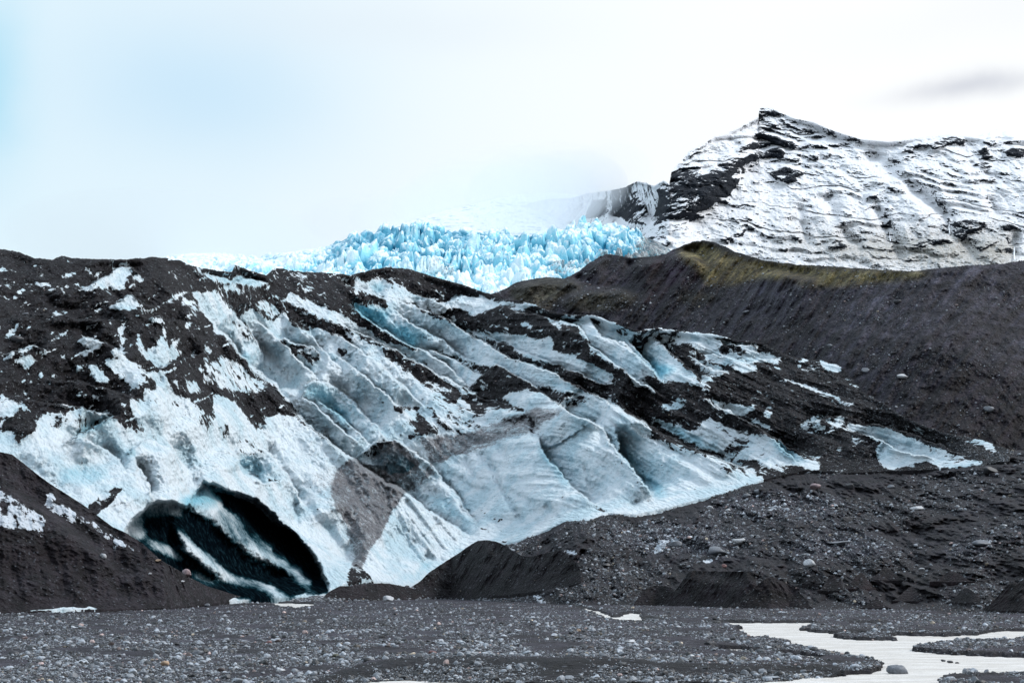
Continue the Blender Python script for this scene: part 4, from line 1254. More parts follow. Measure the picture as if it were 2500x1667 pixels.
g1, g2, grn, ox2, oy2 = worley(wx / 5.5 + 7, wy / 11.0, 13)
h1, h2, hrn, ox3, oy3 = worley(wx / 30.0 + 3, wy / 60.0, 23)
tilt = (crn - 0.5) * ox * 14 + (np.modf(crn * 7.3)[0] - 0.7) * oy * 9
gap = sstep(0.02, 0.30, f2 - f1)
zz = (crn * 10 + tilt + 7 * (0.5 - f1)) * gap + (hrn - 0.5) * 12 * sstep(0, 0.2, h2 - h1)
zz -= 8 * sstep(0.74, 0.92, ridged(X / 70 + 3, Yw / 26, 3, 233))
zz += (grn * 4 + 4 * (0.5 - g1) + (grn - 0.5) * ox2 * 6) * sstep(0.0, 0.25, g2 - g1) + 3.0 * fbm(X / 6, Yw / 8, 4, 221)
amp = (0.45 + 0.75 * np.clip(0.5 + 0.9 * fbm(X / 45, Yw / 110, 3, 231), 0, 1.3)) * (0.50 + 0.65 * big) * (0.5 + 0.5 * sstep(1.0, 0.8, S)) * (0.55 + 0.45 * sstep(0, 0.5, S))
Pf = P0.copy()
Pf[..., 2] += (zz - 12) * amp
depth_blue = np.clip(0.85 + 0.5 * fbm(X / 60, Yw / 90, 3, 235) - (zz * 0.062), 0, 1.25)
blu = (depth_blue * 0.75 + 0.25 * np.modf(crn * 3.7)[0]) * (0.80 + 0.35 * big) + 0.25 * big * sstep(0.45, 0.9, S) - 0.05
drt = new_map(0)
for c, p, v in [(8, [(1150, 380), (1300, 330), (1400, 380), (1300, 440), (1180, 420)], 0.5), (8, [(1580, 440), (1700, 400), (1900, 340), (2000, 330), (2000, 420), (1700, 440)], 0.5), (8, [(1740, 340), (1860, 330), (1880, 355), (1760, 370)], 0.85),
                (8, [(1460, 250), (1520, 260), (1510, 300), (1450, 290)], 0.6), (8, [(1540, 220), (1620, 220), (1600, 250), (1545, 250)], 0.6), (8, [(2150, 220), (2351, 190), (2351, 420), (2000, 420), (1900, 360), (2060, 300), (2200, 270)], 0.72),
                (8, [(1480, 490), (1560, 460), (1640, 440), (1560, 520)], 0.55), (8, [(2200, 190), (2352, 160), (2352, 250), (2240, 250)], 0.9), (8, [(1590, 400), (1650, 390), (1640, 420), (1600, 430)], 0.9)]:
    fill(drt, c, p, v)
drt = blur(drt, 5)
mf = np.stack([blu, samp(drt, Uf, Vf), 0 * blu, 0 * blu], -1)
rows = [Pf]
for b in (15, 40, 90):
    r = Pf[-1].copy()
    r[:, 1] += b
    r[:, 0] *= 1 + b / Pf[-1][:, 1]
    r[:, 2] -= b * 0.25
    rows.append(r[None])
Pf2 = np.concatenate(rows, 0)
fo = grid_obj('icefall', Pf2, SERAC, {'m': pad_attr(mf, 0, 3)}, smooth=False)
tag(fo, 'broken turquoise icefall of jagged seracs behind the dark glacier crest', 'icefall')

# upper glacier that runs up into the fog
upt = curve(10, [(300, 652), (870, 600), (900, 580), (1000, 540), (1100, 510), (1250, 478), (1350, 470), (1450, 480), (1560, 540), (1700, 560)])
ub = curve(10, [(300, 660), (1700, 640)])
us3 = np.arange(870, 1640, 2.2)


def upper_depth(U, V):
    Y0 = 1700 + (640 - V) / 140.0 * 1500
    X0 = (U - CX) / F * Y0
    g1_, g2_, gr_, _, _ = worley(X0 / 20, Y0 / 60, 43)
    return Y0 + 50 * fbm(X0 / 60, Y0 / 200, 5, 301) + 55 * ridged(X0 / 22, Y0 / 90, 4, 305) + 8 * gr_ * sstep(0, 0.3, g2_ - g1_)


P, U, V, pre = sheet(us3, lambda u: upt(u) + 4 * fbm(u / 30, u * 0, 4, 303), ub, 130, upper_depth, back=(20, 60, 200), back_s=0.3)
m3 = np.stack([0.10 + 0.6 * np.clip(fbm(U / 14, V / 6, 4, 311), 0, 1), 0 * U, 0 * U, 0 * U], -1)
us_ = grid_obj('snowfield', P, SERAC, {'m': pad_attr(m3, pre, 3)})
tag(us_, kind='structure')

# ------------------------------------------------------------------ mountain
sky_m = curve(7, [(-300, 590), (-200, 560), (-120, 545), (0, 540), (60, 520), (120, 512), (200, 500), (260, 490), (330, 455), (380, 465), (420, 480), (470, 450), (500, 470), (512, 405), (560, 350), (600, 300), (650, 275), (700, 245), (740, 220), (800, 205), (850, 180),
                   (930, 140), (966, 118), (969, 80), (985, 68), (1040, 72), (1080, 95), (1150, 125), (1250, 145), (1330, 180), (1400, 205), (1500, 235), (1650, 248), (1750, 235), (1850, 222), (1950, 210), (2050, 220), (2150, 235),
                   (2200, 240), (2352, 238), (2500, 240)])
bot_m = curve(7, [(-300, 720), (0, 780), (300, 880), (480, 870), (560, 850), (680, 830), (860, 860), (1000, 900), (1500, 940), (2352, 940), (2500, 940)])
rock = new_map(0.085)
for p, v in [
    ([(968, 118), (966, 75), (985, 62), (1045, 66), (1080, 95), (1060, 112), (1000, 108)], 1.0),
    ([(950, 200), (990, 190), (1060, 220), (1100, 235), (1150, 250), (1160, 280), (1120, 280), (1060, 260), (1010, 235), (960, 215)], 0.95),
    ([(960, 160), (1050, 150), (1060, 170), (980, 180)], 0.6),
    ([(850, 290), (890, 260), (1000, 240), (1040, 260), (980, 280), (900, 285), (860, 310)], 0.75),
    ([(1000, 290), (1060, 270), (1095, 285), (1095, 325), (1040, 325), (1005, 320)], 0.95),
    ([(760, 330), (800, 310), (880, 330), (960, 290), (1010, 300), (1010, 330), (900, 360), (800, 400), (770, 380)], 0.85),
    ([(1020, 410), (1100, 378), (1190, 395), (1200, 425), (1150, 430), (1185, 450), (1110, 460), (1040, 430)], 0.92),
    ([(1200, 320), (1270, 310), (1280, 345), (1220, 345)], 0.6), ([(1100, 320), (1190, 310), (1180, 350), (1110, 345)], 0.5),
    ([(600, 300), (650, 275), (710, 285), (700, 300), (640, 310), (600, 335)], 0.7),
    ([(510, 400), (560, 360), (640, 355), (665, 380), (670, 440), (740, 370), (780, 400), (860, 370), (820, 430), (870, 440), (840, 480), (800, 540), (740, 560), (690, 600), (650, 610), (640, 640), (540, 660), (420, 680), (380, 640), (400, 560), (470, 520), (500, 450)], 0.90),
    ([(500, 420), (620, 370), (660, 440), (650, 560), (560, 520), (500, 520)], 0.95),
    ([(660, 420), (760, 410), (830, 430), (790, 520), (700, 560), (660, 520)], 0.95),
    ([(250, 600), (270, 550), (340, 540), (390, 560), (400, 640), (380, 680), (290, 670), (245, 640)], 0.72),
    ([(100, 560), (190, 530), (200, 600), (140, 640), (60, 650)], 0.55), ([(200, 500), (330, 465), (330, 520), (260, 560), (210, 560)], 0.6), ([(420, 500), (480, 470), (500, 520), (420, 600)], 0.65),
    ([(390, 740), (480, 730), (520, 770), (480, 800), (380, 780)], 0.75), ([(500, 640), (660, 620), (680, 640), (560, 680), (440, 700)], 0.5),
    ([(1700, 300), (1740, 265), (1800, 250), (1880, 250), (1930, 220), (1980, 208), (2040, 235), (2040, 255), (1960, 260), (1880, 290), (1860, 270), (1780, 280), (1770, 305)], 0.85),
    ([(1720, 325), (1775, 320), (1770, 338), (1720, 338)], 0.7), ([(2140, 240), (2190, 222), (2215, 245), (2190, 270), (2150, 260)], 0.85), ([(2110, 290), (2150, 270), (2190, 325), (2140, 330)], 0.85),
    ([(2080, 365), (2140, 345), (2190, 370), (2140, 382)], 0.85), ([(2250, 300), (2290, 272), (2352, 280), (2352, 318), (2260, 318)], 0.85), ([(2090, 440), (2200, 430), (2200, 455), (2110, 452)], 0.6),
    ([(1990, 660), (2060, 645), (2150, 660), (2130, 700), (2060, 720), (2030, 760), (1990, 740), (1975, 700)], 0.72), ([(1920, 670), (1960, 680), (1975, 730), (1920, 710)], 0.85), ([(2220, 680), (2290, 665), (2320, 700), (2260, 710)], 0.8),
    ([(1640, 710), (1660, 705), (1665, 770), (1645, 770)], 0.9), ([(1600, 660), (1620, 640), (1640, 690), (1600, 690)], 0.5), ([(1950, 640), (1970, 640), (1975, 730), (1955, 730)], 0.95),
    ([(1310, 790), (1370, 755), (1420, 765), (1450, 790), (1400, 800), (1340, 800)], 0.75), ([(1530, 800), (1600, 785), (1700, 810), (1640, 825)], 0.55), ([(1740, 800), (1830, 760), (1930, 745), (1990, 770), (1900, 775), (1800, 800)], 0.62),
    ([(2100, 800), (2160, 765), (2220, 765), (2180, 790), (2130, 815)], 0.65), ([(2240, 800), (2300, 790), (2280, 830)], 0.6),
    ([(760, 740), (860, 710), (900, 700), (880, 740), (780, 760)], 0.55), ([(820, 640), (900, 620), (940, 650), (860, 670)], 0.5), ([(680, 730), (710, 728), (700, 755)], 0.8), ([(930, 450), (975, 450), (970, 465), (935, 465)], 0.8),
    ([(1540, 530), (1580, 520), (1590, 540), (1550, 545)], 0.6), ([(1640, 480), (1720, 490), (1730, 515), (1660, 505)], 0.55), ([(1770, 505), (1815, 500), (1810, 520)], 0.7), ([(1400, 600), (1480, 610), (1420, 640)], 0.35),
    ([(740, 560), (820, 540), (800, 565)], 0.6),
    ([(1080, 110), (1180, 150), (1330, 220), (1390, 240), (1300, 235), (1150, 180), (1080, 140)], 0.42), ([(1200, 240), (1300, 260), (1350, 290), (1240, 270)], 0.4),
]:
    fill(rock, 7, p, v)
rock = np.where(rock > 0.6, 0.6 + (rock - 0.6) * 0.45, rock)
for p in ([(968, 122), (966, 75), (985, 62), (1045, 66), (1085, 95), (1060, 115), (1000, 112)], [(950, 200), (990, 190), (1060, 220), (1100, 235), (1150, 250), (1160, 280), (1120, 282), (1060, 262), (1010, 240), (960, 222)], [(1000, 290), (1060, 270), (1095, 285), (1095, 325), (1040, 325), (1005, 320)],
          [(1020, 410), (1100, 378), (1190, 395), (1200, 425), (1150, 430), (1185, 450), (1110, 460), (1040, 430)], [(660, 420), (760, 400), (830, 430), (790, 520), (700, 560), (660, 520)], [(510, 430), (600, 390), (650, 450), (640, 560), (550, 520), (505, 500)],
          [(1700, 300), (1740, 265), (1800, 250), (1880, 250), (1930, 220), (1980, 208), (2040, 235), (2040, 255), (1960, 262), (1880, 290), (1860, 270), (1780, 282), (1770, 305)], [(2110, 290), (2150, 270), (2190, 325), (2140, 335)], [(2250, 300), (2290, 272), (2352, 280), (2352, 318), (2260, 318)]):
    fill(rock, 7, p, 0.86)
rock = blur(rock, 1)
# broad wash of rock near the crags, clean snow on the open slopes
wash = new_map(0.0)
for p, v in [([(960, 130), (1100, 130), (1400, 230), (1700, 300), (2352, 260), (2352, 480), (1900, 500), (1600, 540), (1300, 520), (900, 560), (700, 640), (400, 690), (480, 480), (650, 300)], 0.17), ([(700, 600), (1200, 560), (1700, 600), (2352, 560), (2352, 900), (700, 860)], 0.14),
             ([(650, 280), (900, 160), (960, 140), (860, 260), (720, 370), (680, 400)], -0.25), ([(960, 470), (1200, 500), (1500, 520), (1360, 600), (980, 600), (860, 560)], -0.06), ([(1500, 240), (1850, 230), (1650, 360), (1500, 300)], -0.22)]:
    fill(wash, 7, p, v)
rock += blur(wash, 12)
grass = new_map(0.0)
for p, v in [([(700, 560), (1100, 480), (1700, 560), (2352, 500), (2352, 960), (400, 900)], 0.36), ([(1100, 700), (1500, 690), (2352, 680), (2352, 960), (900, 900)], 0.62), ([(1400, 800), (2352, 760), (2352, 960), (1300, 900)], 0.85)]:
    fill(grass, 7, p, v)
grass = blur(grass, 18)
mrel = new_map(0.0)
for a_, w, p in [(22, 10, [(1100, 700), (1180, 640), (1190, 560)]), (30, 12, [(1230, 800), (1200, 700), (1190, 640)]), (34, 14, [(1660, 800), (1640, 700), (1610, 640), (1560, 560)]), (40, 16, [(2010, 780), (1965, 700), (1940, 620), (1780, 500), (1700, 400)]),
                 (30, 14, [(1720, 860), (1690, 800), (1660, 780)]), (34, 14, [(2300, 870), (2290, 800), (2320, 700)]), (26, 14, [(1350, 700), (1360, 600), (1300, 500)]), (30, 22, [(1500, 300), (1640, 380), (1700, 440)]), (24, 16, [(2100, 860), (2060, 780), (2000, 760)]),
                 (24, 12, [(2220, 650), (2200, 600), (2160, 520)]), (30, 14, [(1520, 800), (1400, 720), (1380, 680)])]:
    groove(mrel, 7, p, a_, w)
# the big crag facing left
scarp(mrel, 7, [(480, 660), (640, 640), (760, 560), (860, 440), (960, 330), (980, 230), (968, 100)], 0, 60, 50, 220, 40)
groove(mrel, 7, [(400, 500), (410, 580), (400, 680)], 120, 18)
groove(mrel, 7, [(220, 520), (235, 600), (230, 680)], 120, 18)
mrel = blur(mrel, 2)


def mountain_depth(U, V):
    foot = bot_m(U)
    Yf_ = 1750 + 1500 * sstep(1640, 1180, U)
    Y0 = plane_Y(V, Yf_, H + Yf_ * tanv(foot), 0.62)
    X0 = (U - CX) / F * Y0
    Z0 = H + Y0 * tanv(V)
    wob = 26 * fbm(X0 / 110, Z0 / 90, 5, 401)
    # beds of lava: benches and risers
    zb = (Z0 + wob + 0.06 * X0) / 15.0
    fr = zb - np.floor(zb)
    bench = (sstep(0.0, 0.75, fr) - fr) * 15 / 0.62 * (0.05 + 1.1 * np.clip(0.4 + 1.5 * fbm(X0 / 90, zb.round() * 3.3, 3, 405), 0, 1))
    r_ = samp(rock, U, V)
    n = 22 * ridged(X0 / 120, Z0 / 260, 5, 411) + 11 * fbm(X0 / 22, Z0 / 18, 5, 421, 0.6) + 7 * r_ * ridged(X0 / 14, Z0 / 22, 4, 431)
    n = n + sstep(1670, 1560, U) * (70 * ridged(X0 / 70, Z0 / 120, 5, 445) + 25 * fbm(X0 / 24, Z0 / 24, 4, 446))
    e = sstep(0, 14, V - sky_m(U)) * 0.9 + 0.1
    return Y0 + (bench * 0.85 + n - 22 * r_ + samp(mrel, U, V)) * e


us4 = np.concatenate([np.arange(1270, 2560, 1.25), np.arange(2560, 3400, 8.0)])
P, U, V, pre = sheet(us4, lambda u: sky_m(u) + 2.0 * fbm(u / 12, u * 0, 4, 441) + 1.2 * fbm(u / 4, u * 0, 3, 442), bot_m, 420, mountain_depth, back=(10, 40, 150, 400), back_s=0.5)
mm_ = np.stack([samp(rock, U, V), samp(grass, U, V), 0 * U, 0 * U], -1)
mo = grid_obj('mountain', P, MOUNT, {'m': pad_attr(mm_, pre, 4)})
tag(mo, kind='structure')
# farther snowy top behind its shoulder
far_t = curve(7, [(1700, 300), (2000, 262), (2100, 225), (2150, 203), (2220, 185), (2290, 198), (2352, 197), (2500, 230)])
P, U, V, pre = sheet(np.arange(2190, 3400, 4.0), lambda u: far_t(u) + 1.5 * fbm(u / 14, u * 0, 3, 451), lambda u: 0 * u + 420, 60, lambda U, V: 3300 + (420 - V) * 4 + 30 * fbm(U / 30, V / 20, 4, 452), back=(40, 200), back_s=0.4)
mo2 = grid_obj('mountain', P, MOUNT, {'m': pad_attr(np.stack([0 * U + 0.08, 0 * U, 0 * U, 0 * U], -1), pre, 2)})
tag(mo2, kind='structure')

# ------------------------------------------------------------------ right-hand moraine hillside
hill_t = curve(10, [(1180, 725), (1235, 705), (1262, 688), (1335, 676), (1378, 680), (1415, 661), (1436, 643), (1479, 620), (1510, 624), (1545, 630), (1590, 626), (1624, 621), (1645, 608), (1662, 602), (1690, 590), (1718, 587), (1746, 592), (1802, 617),
                    (1868, 636), (1938, 645), (2020, 650), (2101, 655), (2160, 659), (2232, 662), (2290, 655), (2359, 648), (2430, 646), (2500, 636), (2600, 628)])
hill_b = curve(10, [(1180, 900), (1500, 960), (1900, 1100), (2150, 1200), (2400, 1240), (2600, 1250)])
tintR, tintG, tintB = new_map(1.38), new_map(1.45), new_map(1.66)
hsnow = new_map(0.0)


def tint(c, p, rgb, maps=None):
    for m_, v in zip(maps or (tintR, tintG, tintB), rgb):
        fill(m_, c, p, v)


tint(10, [(1800, 700), (2600, 600), (2600, 900), (2300, 850), (2000, 800)], (2.4, 2.55, 2.8))
tint(10, [(2050, 650), (2600, 600), (2600, 720), (2200, 700)], (2.8, 3.0, 3.25))
tint(10, [(2200, 1000), (2350, 900), (2600, 850), (2600, 1100), (2300, 1120)], (1.1, 0.98, 1.08))
tint(7, [(420, 850), (640, 850), (700, 920), (660, 960), (520, 1000), (420, 1100), (360, 1100), (380, 940)], (1.25, 0.92, 1.12))
tint(7, [(500, 900), (640, 890), (600, 980), (480, 1000)], (2.6, 2.2, 2.7))
tint(7, [(540, 825), (620, 780), (740, 785), (900, 850), (1100, 890), (1500, 915), (1880, 930), (1800, 960), (1500, 990), (1350, 1005), (1200, 1000), (1100, 975), (1000, 955), (900, 975), (800, 1000), (700, 1000), (650, 920), (590, 880)], (8.5, 8.0, 3.0))
tint(7, [(1060, 960), (1150, 945), (1300, 970), (1280, 990), (1120, 985)], (1.2, 1.0, 0.8))
tint(7, [(700, 770), (760, 780), (860, 830), (960, 860), (900, 860), (800, 830), (720, 800)], (1.2, 1.15, 0.9))
tint(3, [(1230, 290), (1480, 205), (1640, 230), (1750, 280), (1600, 330), (1500, 420), (1400, 430), (1300, 400), (1240, 345)], (2.6, 2.8, 1.7))
tint(3, [(1560, 400), (1700, 320), (2000, 300), (2100, 340), (2050, 400), (1900, 450), (1700, 440)], (2.0, 2.1, 1.3))
tint(3, [(1370, 330), (1470, 350), (1520, 430), (1420, 430), (1340, 380)], (5.0, 5.2, 3.2))
tint(7, [(540, 1060), (640, 1030), (760, 1050), (700, 1090), (560, 1085)], (1.9, 2.0, 1.2))
tint(3, [(1640, 230), (1900, 180), (2100, 220), (1900, 300), (1750, 290)], (1.9, 1.85, 2.1))
for m_ in (tintR, tintG, tintB):
    m_[:] = blur(m_, 3)
fill(hsnow, 8, [(2080, 300), (2200, 280), (2352, 280), (2352, 300), (2240, 320), (2120, 330)], 0.5)
hsnow = blur(hsnow, 2)
hrel = new_map(0.0)
for ap, wp, an, wn, c, p in [(10, 40, -14, 60, 3, [(1230, 280), (1380, 225), (1480, 205), (1640, 230), (1800, 290)]), (8, 40, -10, 50, 3, [(1540, 400), (1640, 340), (1760, 305), (1980, 300), (2100, 350)]),
                             (16, 40, -10, 50, 7, [(290, 915), (340, 870), (420, 850), (470, 870)]), (14, 50, -10, 60, 7, [(470, 850), (560, 825), (640, 850), (700, 900)]), (10, 60, -10, 60, 7, [(0, 900), (100, 870), (170, 840), (200, 870)]),
                             (8, 40, -8, 50, 7, [(960, 960), (1040, 925), (1140, 945), (1300, 970)])]:
    scarp(hrel, c, p, ap, wp, an, wn, 8)
hrel = blur(hrel, 3)


def hill_depth(U, V):
    k_ = sstep(1250, 2400, U)
    Yf_ = 645 - 190 * k_
    Y0 = plane_Y(V, Yf_, H + Yf_ * tanv(900 + 210 * k_), 0.60)
    X0 = (U - CX) / F * Y0
    a = X0 * math.cos(0.6) - Y0 * math.sin(0.6)
    b = X0 * math.sin(0.6) + Y0 * math.cos(0.6)
    n = 5 * fbm(X0 / 45, Y0 / 50, 4, 501) + 2.4 * fbm((0.84 * X0 - 0.54 * Y0) / 4, (0.54 * X0 + 0.84 * Y0) / 60, 4, 511) + 1.5 * fbm(X0 / 5, Y0 / 8, 5, 521, 0.6) + 0.5 * fbm(X0 / 1.4, Y0 / 3, 3, 531)
    e = sstep(0, 20, V - hill_t(U)) * 0.85 + 0.15
    return Y0 + (n + samp(hrel, U, V)) * e


us5 = np.concatenate([np.arange(1185, 2580, 1.9), np.arange(2580, 3500, 9.0)])
P, U, V, pre = sheet(us5, lambda u: hill_t(u) + 2.2 * fbm(u / 22, u * 0, 4, 541) + 1.2 * fbm(u / 4, u * 0, 2, 542), hill_b, 330, hill_depth, back=(5, 20, 60, 150), back_s=0.3, skirt=(3, 12))
HP, HU, HV = P, U, V
cA = np.stack([samp(tintR, U, V), samp(tintG, U, V), samp(tintB, U, V), samp(hsnow, U, V)], -1)
ho = grid_obj('hillside', P, HILLM, {'c': pad_attr(cA, pre, 4)})
tag(ho, kind='structure')
hill_pre = pre

# ------------------------------------------------------------------ gravel apron in front of the ice
ap_top = curve(10, [(600, 1445), (800, 1440), (950, 1420), (1100, 1340), (1170, 1300), (1235, 1305), (1293, 1290), (1340, 1262), (1375, 1250), (1440, 1250), (1485, 1232), (1555, 1238), (1640, 1216), (1770, 1184), (1850, 1152), (1890, 1146), (1960, 1133), (2010, 1134), (2060, 1138),
                    (2163, 1128), (2215, 1116), (2300, 1112), (2406, 1100), (2470, 1095), (2600, 1090)])
ap_vis = curve(10, [(600, 1462), (800, 1456), (830, 1424), (870, 1420), (955, 1428), (1005, 1434), (1040, 1400), (1170, 1330), (1235, 1330), (1260, 1326), (1300, 1306), (1375, 1272), (1440, 1271), (1485, 1251), (1560, 1254), (1640, 1236), (1770, 1200), (1860, 1165), (1900, 1150), (1960, 1139), (2010, 1140), (2060, 1150),
                    (2163, 1146), (2215, 1122), (2300, 1132), (2406, 1130), (2470, 1100), (2600, 1092)])
aR, aG, aB = new_map(1.1), new_map(1.08), new_map(1.18)
AM = (aR, aG, aB)
for p, rgb in [
    ([(360, 330), (600, 300), (820, 240), (1100, 260), (1300, 280), (1250, 360), (1050, 400), (860, 380)], (2.2, 2.3, 2.5)),
    ([(0, 430), (200, 400), (500, 420), (760, 470), (640, 620), (400, 600), (150, 580), (0, 520)], (2.0, 2.1, 2.3)),
    ([(1000, 520), (1200, 470), (1500, 500), (1600, 560), (1400, 620), (1000, 600)], (2.0, 2.1, 2.4)),
    ([(1880, 560), (2100, 520), (2200, 540), (2100, 620), (1900, 610)], (2.1, 2.2, 2.4)),
    ([(1500, 420), (1700, 360), (1900, 370), (2000, 420), (1800, 450), (1560, 470)], (0.85, 0.68, 0.68)),
    ([(1300, 240), (1600, 200), (1800, 230), (1700, 310), (1350, 330)], (0.95, 0.85, 0.88)),
    ([(860, 150), (960, 110), (1100, 110), (1180, 150), (1000, 190), (820, 220)], (0.85, 0.70, 0.72)),
    ([(0, 350), (200, 320), (420, 300), (620, 250), (700, 260), (400, 370), (0, 420)], (0.7, 0.62, 0.66)),
    ([(2100, 640), (2352, 480), (2352, 660), (2200, 760)], (0.95, 0.8, 0.8)),
    ([(0, 620), (2352, 640), (2352, 900), (0, 900)], (0.95, 0.88, 0.95)),
]:
    tint(6, p, rgb, AM)
for m_ in AM:
    m_[:] = blur(m_, 6)
asn = new_map(0.0)
for c, p, v in [(6, [(220, 600), (240, 540), (270, 510), (380, 505), (380, 530), (300, 525), (290, 570)], 0.95), (6, [(1240, 700), (1270, 690), (1290, 705), (1255, 712)], 0.9), (4, [(1840, 805), (1960, 810), (1970, 850), (1900, 830)], 0.72),
                (4, [(1650, 1105), (1720, 1120), (1730, 1160), (1770, 1180), (1700, 1175), (1690, 1140)], 0.9), (6, [(500, 625), (560, 620), (570, 640), (520, 650)], 0.7), (6, [(860, 320), (1000, 315), (1020, 335), (900, 350)], 0.50), (4, [(2230, 950), (2290, 940), (2300, 985), (2240, 975)], 0.5)]:
    fill(asn, c, p, v)
asn = blur(asn, 1)
asn += 0.6 * sstep(0.48, 0.62, fbm(MU / 34, MV / 12, 5, 661, 0.6)) * sstep(1.5, 2.0, aR)


def apron_depth(U, V):
    Y0 = apron_Y(U, V)
    X0 = (U - CX) / F * Y0
    w = sstep(0, 25, apron_foot(U) - V)
    h = 1.8 * fbm(X0 / 9, Y0 / 46, 5, 601, 0.66) + 0.8 * ridged(X0 / 5, Y0 / 24, 4, 611) + 0.25 * fbm(X0 / 1.2, Y0 / 6, 3, 621, 0.6)
    return Y0 + h * 5.0 * w * (0.3 + 0.7 * sstep(0, 40, V - ap_vis(U)))


us6 = np.concatenate([np.arange(590, 2580, 1.9), np.arange(2580, 3700, 9.0)])
P, U, V, pre = sheet(us6, lambda u: ap_vis(u) + 1.6 * fbm(u / 9, u * 0, 3, 631), lambda u: apron_foot(u) + 6, 300, apron_depth, back=(1.5, 4, 10, 40), back_s=0.12, skirt=(1.0,))
AP, AU, AV = P, U, V
apron_pre = pre
cA = np.stack([samp(aR, U, V), samp(aG, U, V), samp(aB, U, V), samp(asn, U, V)], -1)
ao = grid_obj('moraine_terrain', P, MOR, {'c': pad_attr(cA, pre, 4)})
tag(ao, kind='structure')

# ------------------------------------------------------------------ mounds of grit
MOUNDS = []


def mound(name, label, c, topp, botp, tintc, s=0.62, snow=None, seed=0, lift=0.0, grit=1.0, cat='mound', group=None, rock_n=40, ridges=()):
    tp, bp = np.array(cr(c, topp)), np.array(cr(c, botp))
    x0, x1 = tp[0, 0], tp[-1, 0]
    top, bot = curve(c, topp), curve(c, botp)
    us_ = np.arange(x0, x1, 1.7 if x1 - x0 > 300 else 1.3)
    rr = new_map(0.0)
    for ap, wp, an, wn, p in ridges:
        scarp(rr, c, p, ap, wp, an, wn, 14)
    rr = blur(rr, 4)

    def dep(U, V):
        vf = bot(U)
        uu_ = U[0]
        raw = apron_depth(uu_[None], np.minimum(bot(uu_), apron_foot(uu_) + 4)[None])[0]
        kk = np.ones(41) / 41
        raw = np.convolve(np.pad(raw, 20, mode='edge'), kk, 'valid') - 1.2
        Yf_ = np.where(vf > apron_foot(U), H / -tanv(np.maximum(vf, 1420)), apron_Y(U, np.minimum(vf, apron_foot(U)))) - 0.6
        if np.max(vf - apron_foot(U)) < -12:
            Yf_ = raw[None] + 0 * U
        zf = H + Yf_ * tanv(vf)
        Y0 = plane_Y(V, Yf_, zf, s)
        X0 = (U - CX) / F * Y0
        ht = np.clip((vf - V) / 40.0, 0, 1)
        n = 1.0 * fbm(X0 / 7, Y0 / 7, 4, 700 + seed) + 0.8 * fbm(X0 / 2.2 + Y0 / 9, Y0 / 9, 3, 710 + seed) + 0.22 * fbm(X0 / 0.7, Y0 / 0.8, 3, 720 + seed)
        return Y0 + (n * grit + samp(rr, U, V)) * ht
    hgt = float(np.max(bot(us_) - top(us_)))
    P, U, V, pre = sheet(us_, lambda u: top(u) + (0.8 * fbm(u / 7, u * 0, 3, 730 + seed)) * (top(u) < bot(u) - 3), bot, int(max(24, hgt / 1.5)), dep, back=(0.5, 1.5, 4, 9), back_s=0.6, skirt=(0.6,))
    sn = np.zeros(U.shape)
    if snow:
        sm = new_map(0.0)
        for p, v in snow:
            fill(sm, c, p, v)
        sn = samp(0.5 * blur(sm, 1) + 0.5 * blur(sm, 4), *warp_uv(U, V))
    col = np.stack([0 * U + tintc[0], 0 * U + tintc[1], 0 * U + tintc[2], sn], -1)
    o = grid_obj(name, P, MOR, {'c': pad_attr(col, pre, 4)})
    tag(o, label, cat, group)
    MOUNDS.append((P, pre, U.shape[0], rock_n))
    return o


BR = (0.95, 0.86, 0.90)
mound('moraine_mound', 'tall brown moraine mound at the left edge with white snow streaks across it', 2,
      [(-2200, 330), (-1400, 180), (-700, 150), (-170, 240), (0, 285), (80, 300), (170, 370), (270, 450), (340, 500), (450, 570), (560, 640), (640, 700), (760, 790), (850, 830), (960, 900), (1080, 1010), (1200, 1080), (1300, 1140), (1400, 1190), (1560, 1240), (1700, 1286), (1760, 1300)],
      [(-2200, 1400), (-170, 1380), (0, 1372), (400, 1352), (1000, 1342), (1300, 1322), (1560, 1292), (1700, 1290), (1760, 1301)], (1.15, 1.06, 1.10), s=0.60, seed=1, rock_n=1500, grit=1.5,
      snow=[([(-60, 470), (0, 500), (60, 580), (130, 600), (250, 700), (330, 740), (300, 760), (300, 830), (180, 805), (90, 820), (40, 790), (-60, 750)], 0.66), ([(0, 590), (60, 640), (60, 700), (20, 700)], 0.2), ([(130, 680), (180, 700), (170, 730)], 0.3),
            ([(280, 590), (350, 550), (380, 620), (560, 720), (750, 830), (900, 930), (970, 995), (880, 955), (700, 860), (590, 770), (530, 785), (470, 750), (330, 680)], 0.66), ([(330, 640), (360, 600), (350, 680)], 0.3)],
      ridges=[(3, 60, -2, 60, [(0, 480), (340, 720), (700, 1000), (900, 1200)]), (2, 40, -1, 40, [(280, 560), (600, 760), (960, 990)])])
mound('gravel_mound', 'broad black gravel mound in front of the pale ice, two rounded summits', 4,
      [(860, 1045), (900, 1020), (960, 960), (1080, 880), (1160, 830), (1230, 780), (1290, 745), (1350, 740), (1420, 752), (1480, 780), (1520, 810), (1600, 850), (1660, 850), (1740, 830), (1810, 815), (1850, 812), (1890, 835), (1930, 870), (1970, 910), (1995, 970), (2010, 1010)],
      [(860, 1090), (960, 1128), (1200, 1142), (1500, 1110), (1800, 1075), (1980, 1030), (2010, 1012)], (0.62, 0.54, 0.58), s=0.55, seed=2, rock_n=700, grit=1.5,
      ridges=[(1.6, 60, -1, 50, [(1350, 740), (1420, 850), (1400, 960), (1320, 1100)]), (1.2, 60, -1, 50, [(1600, 860), (1560, 960), (1480, 1100)])])
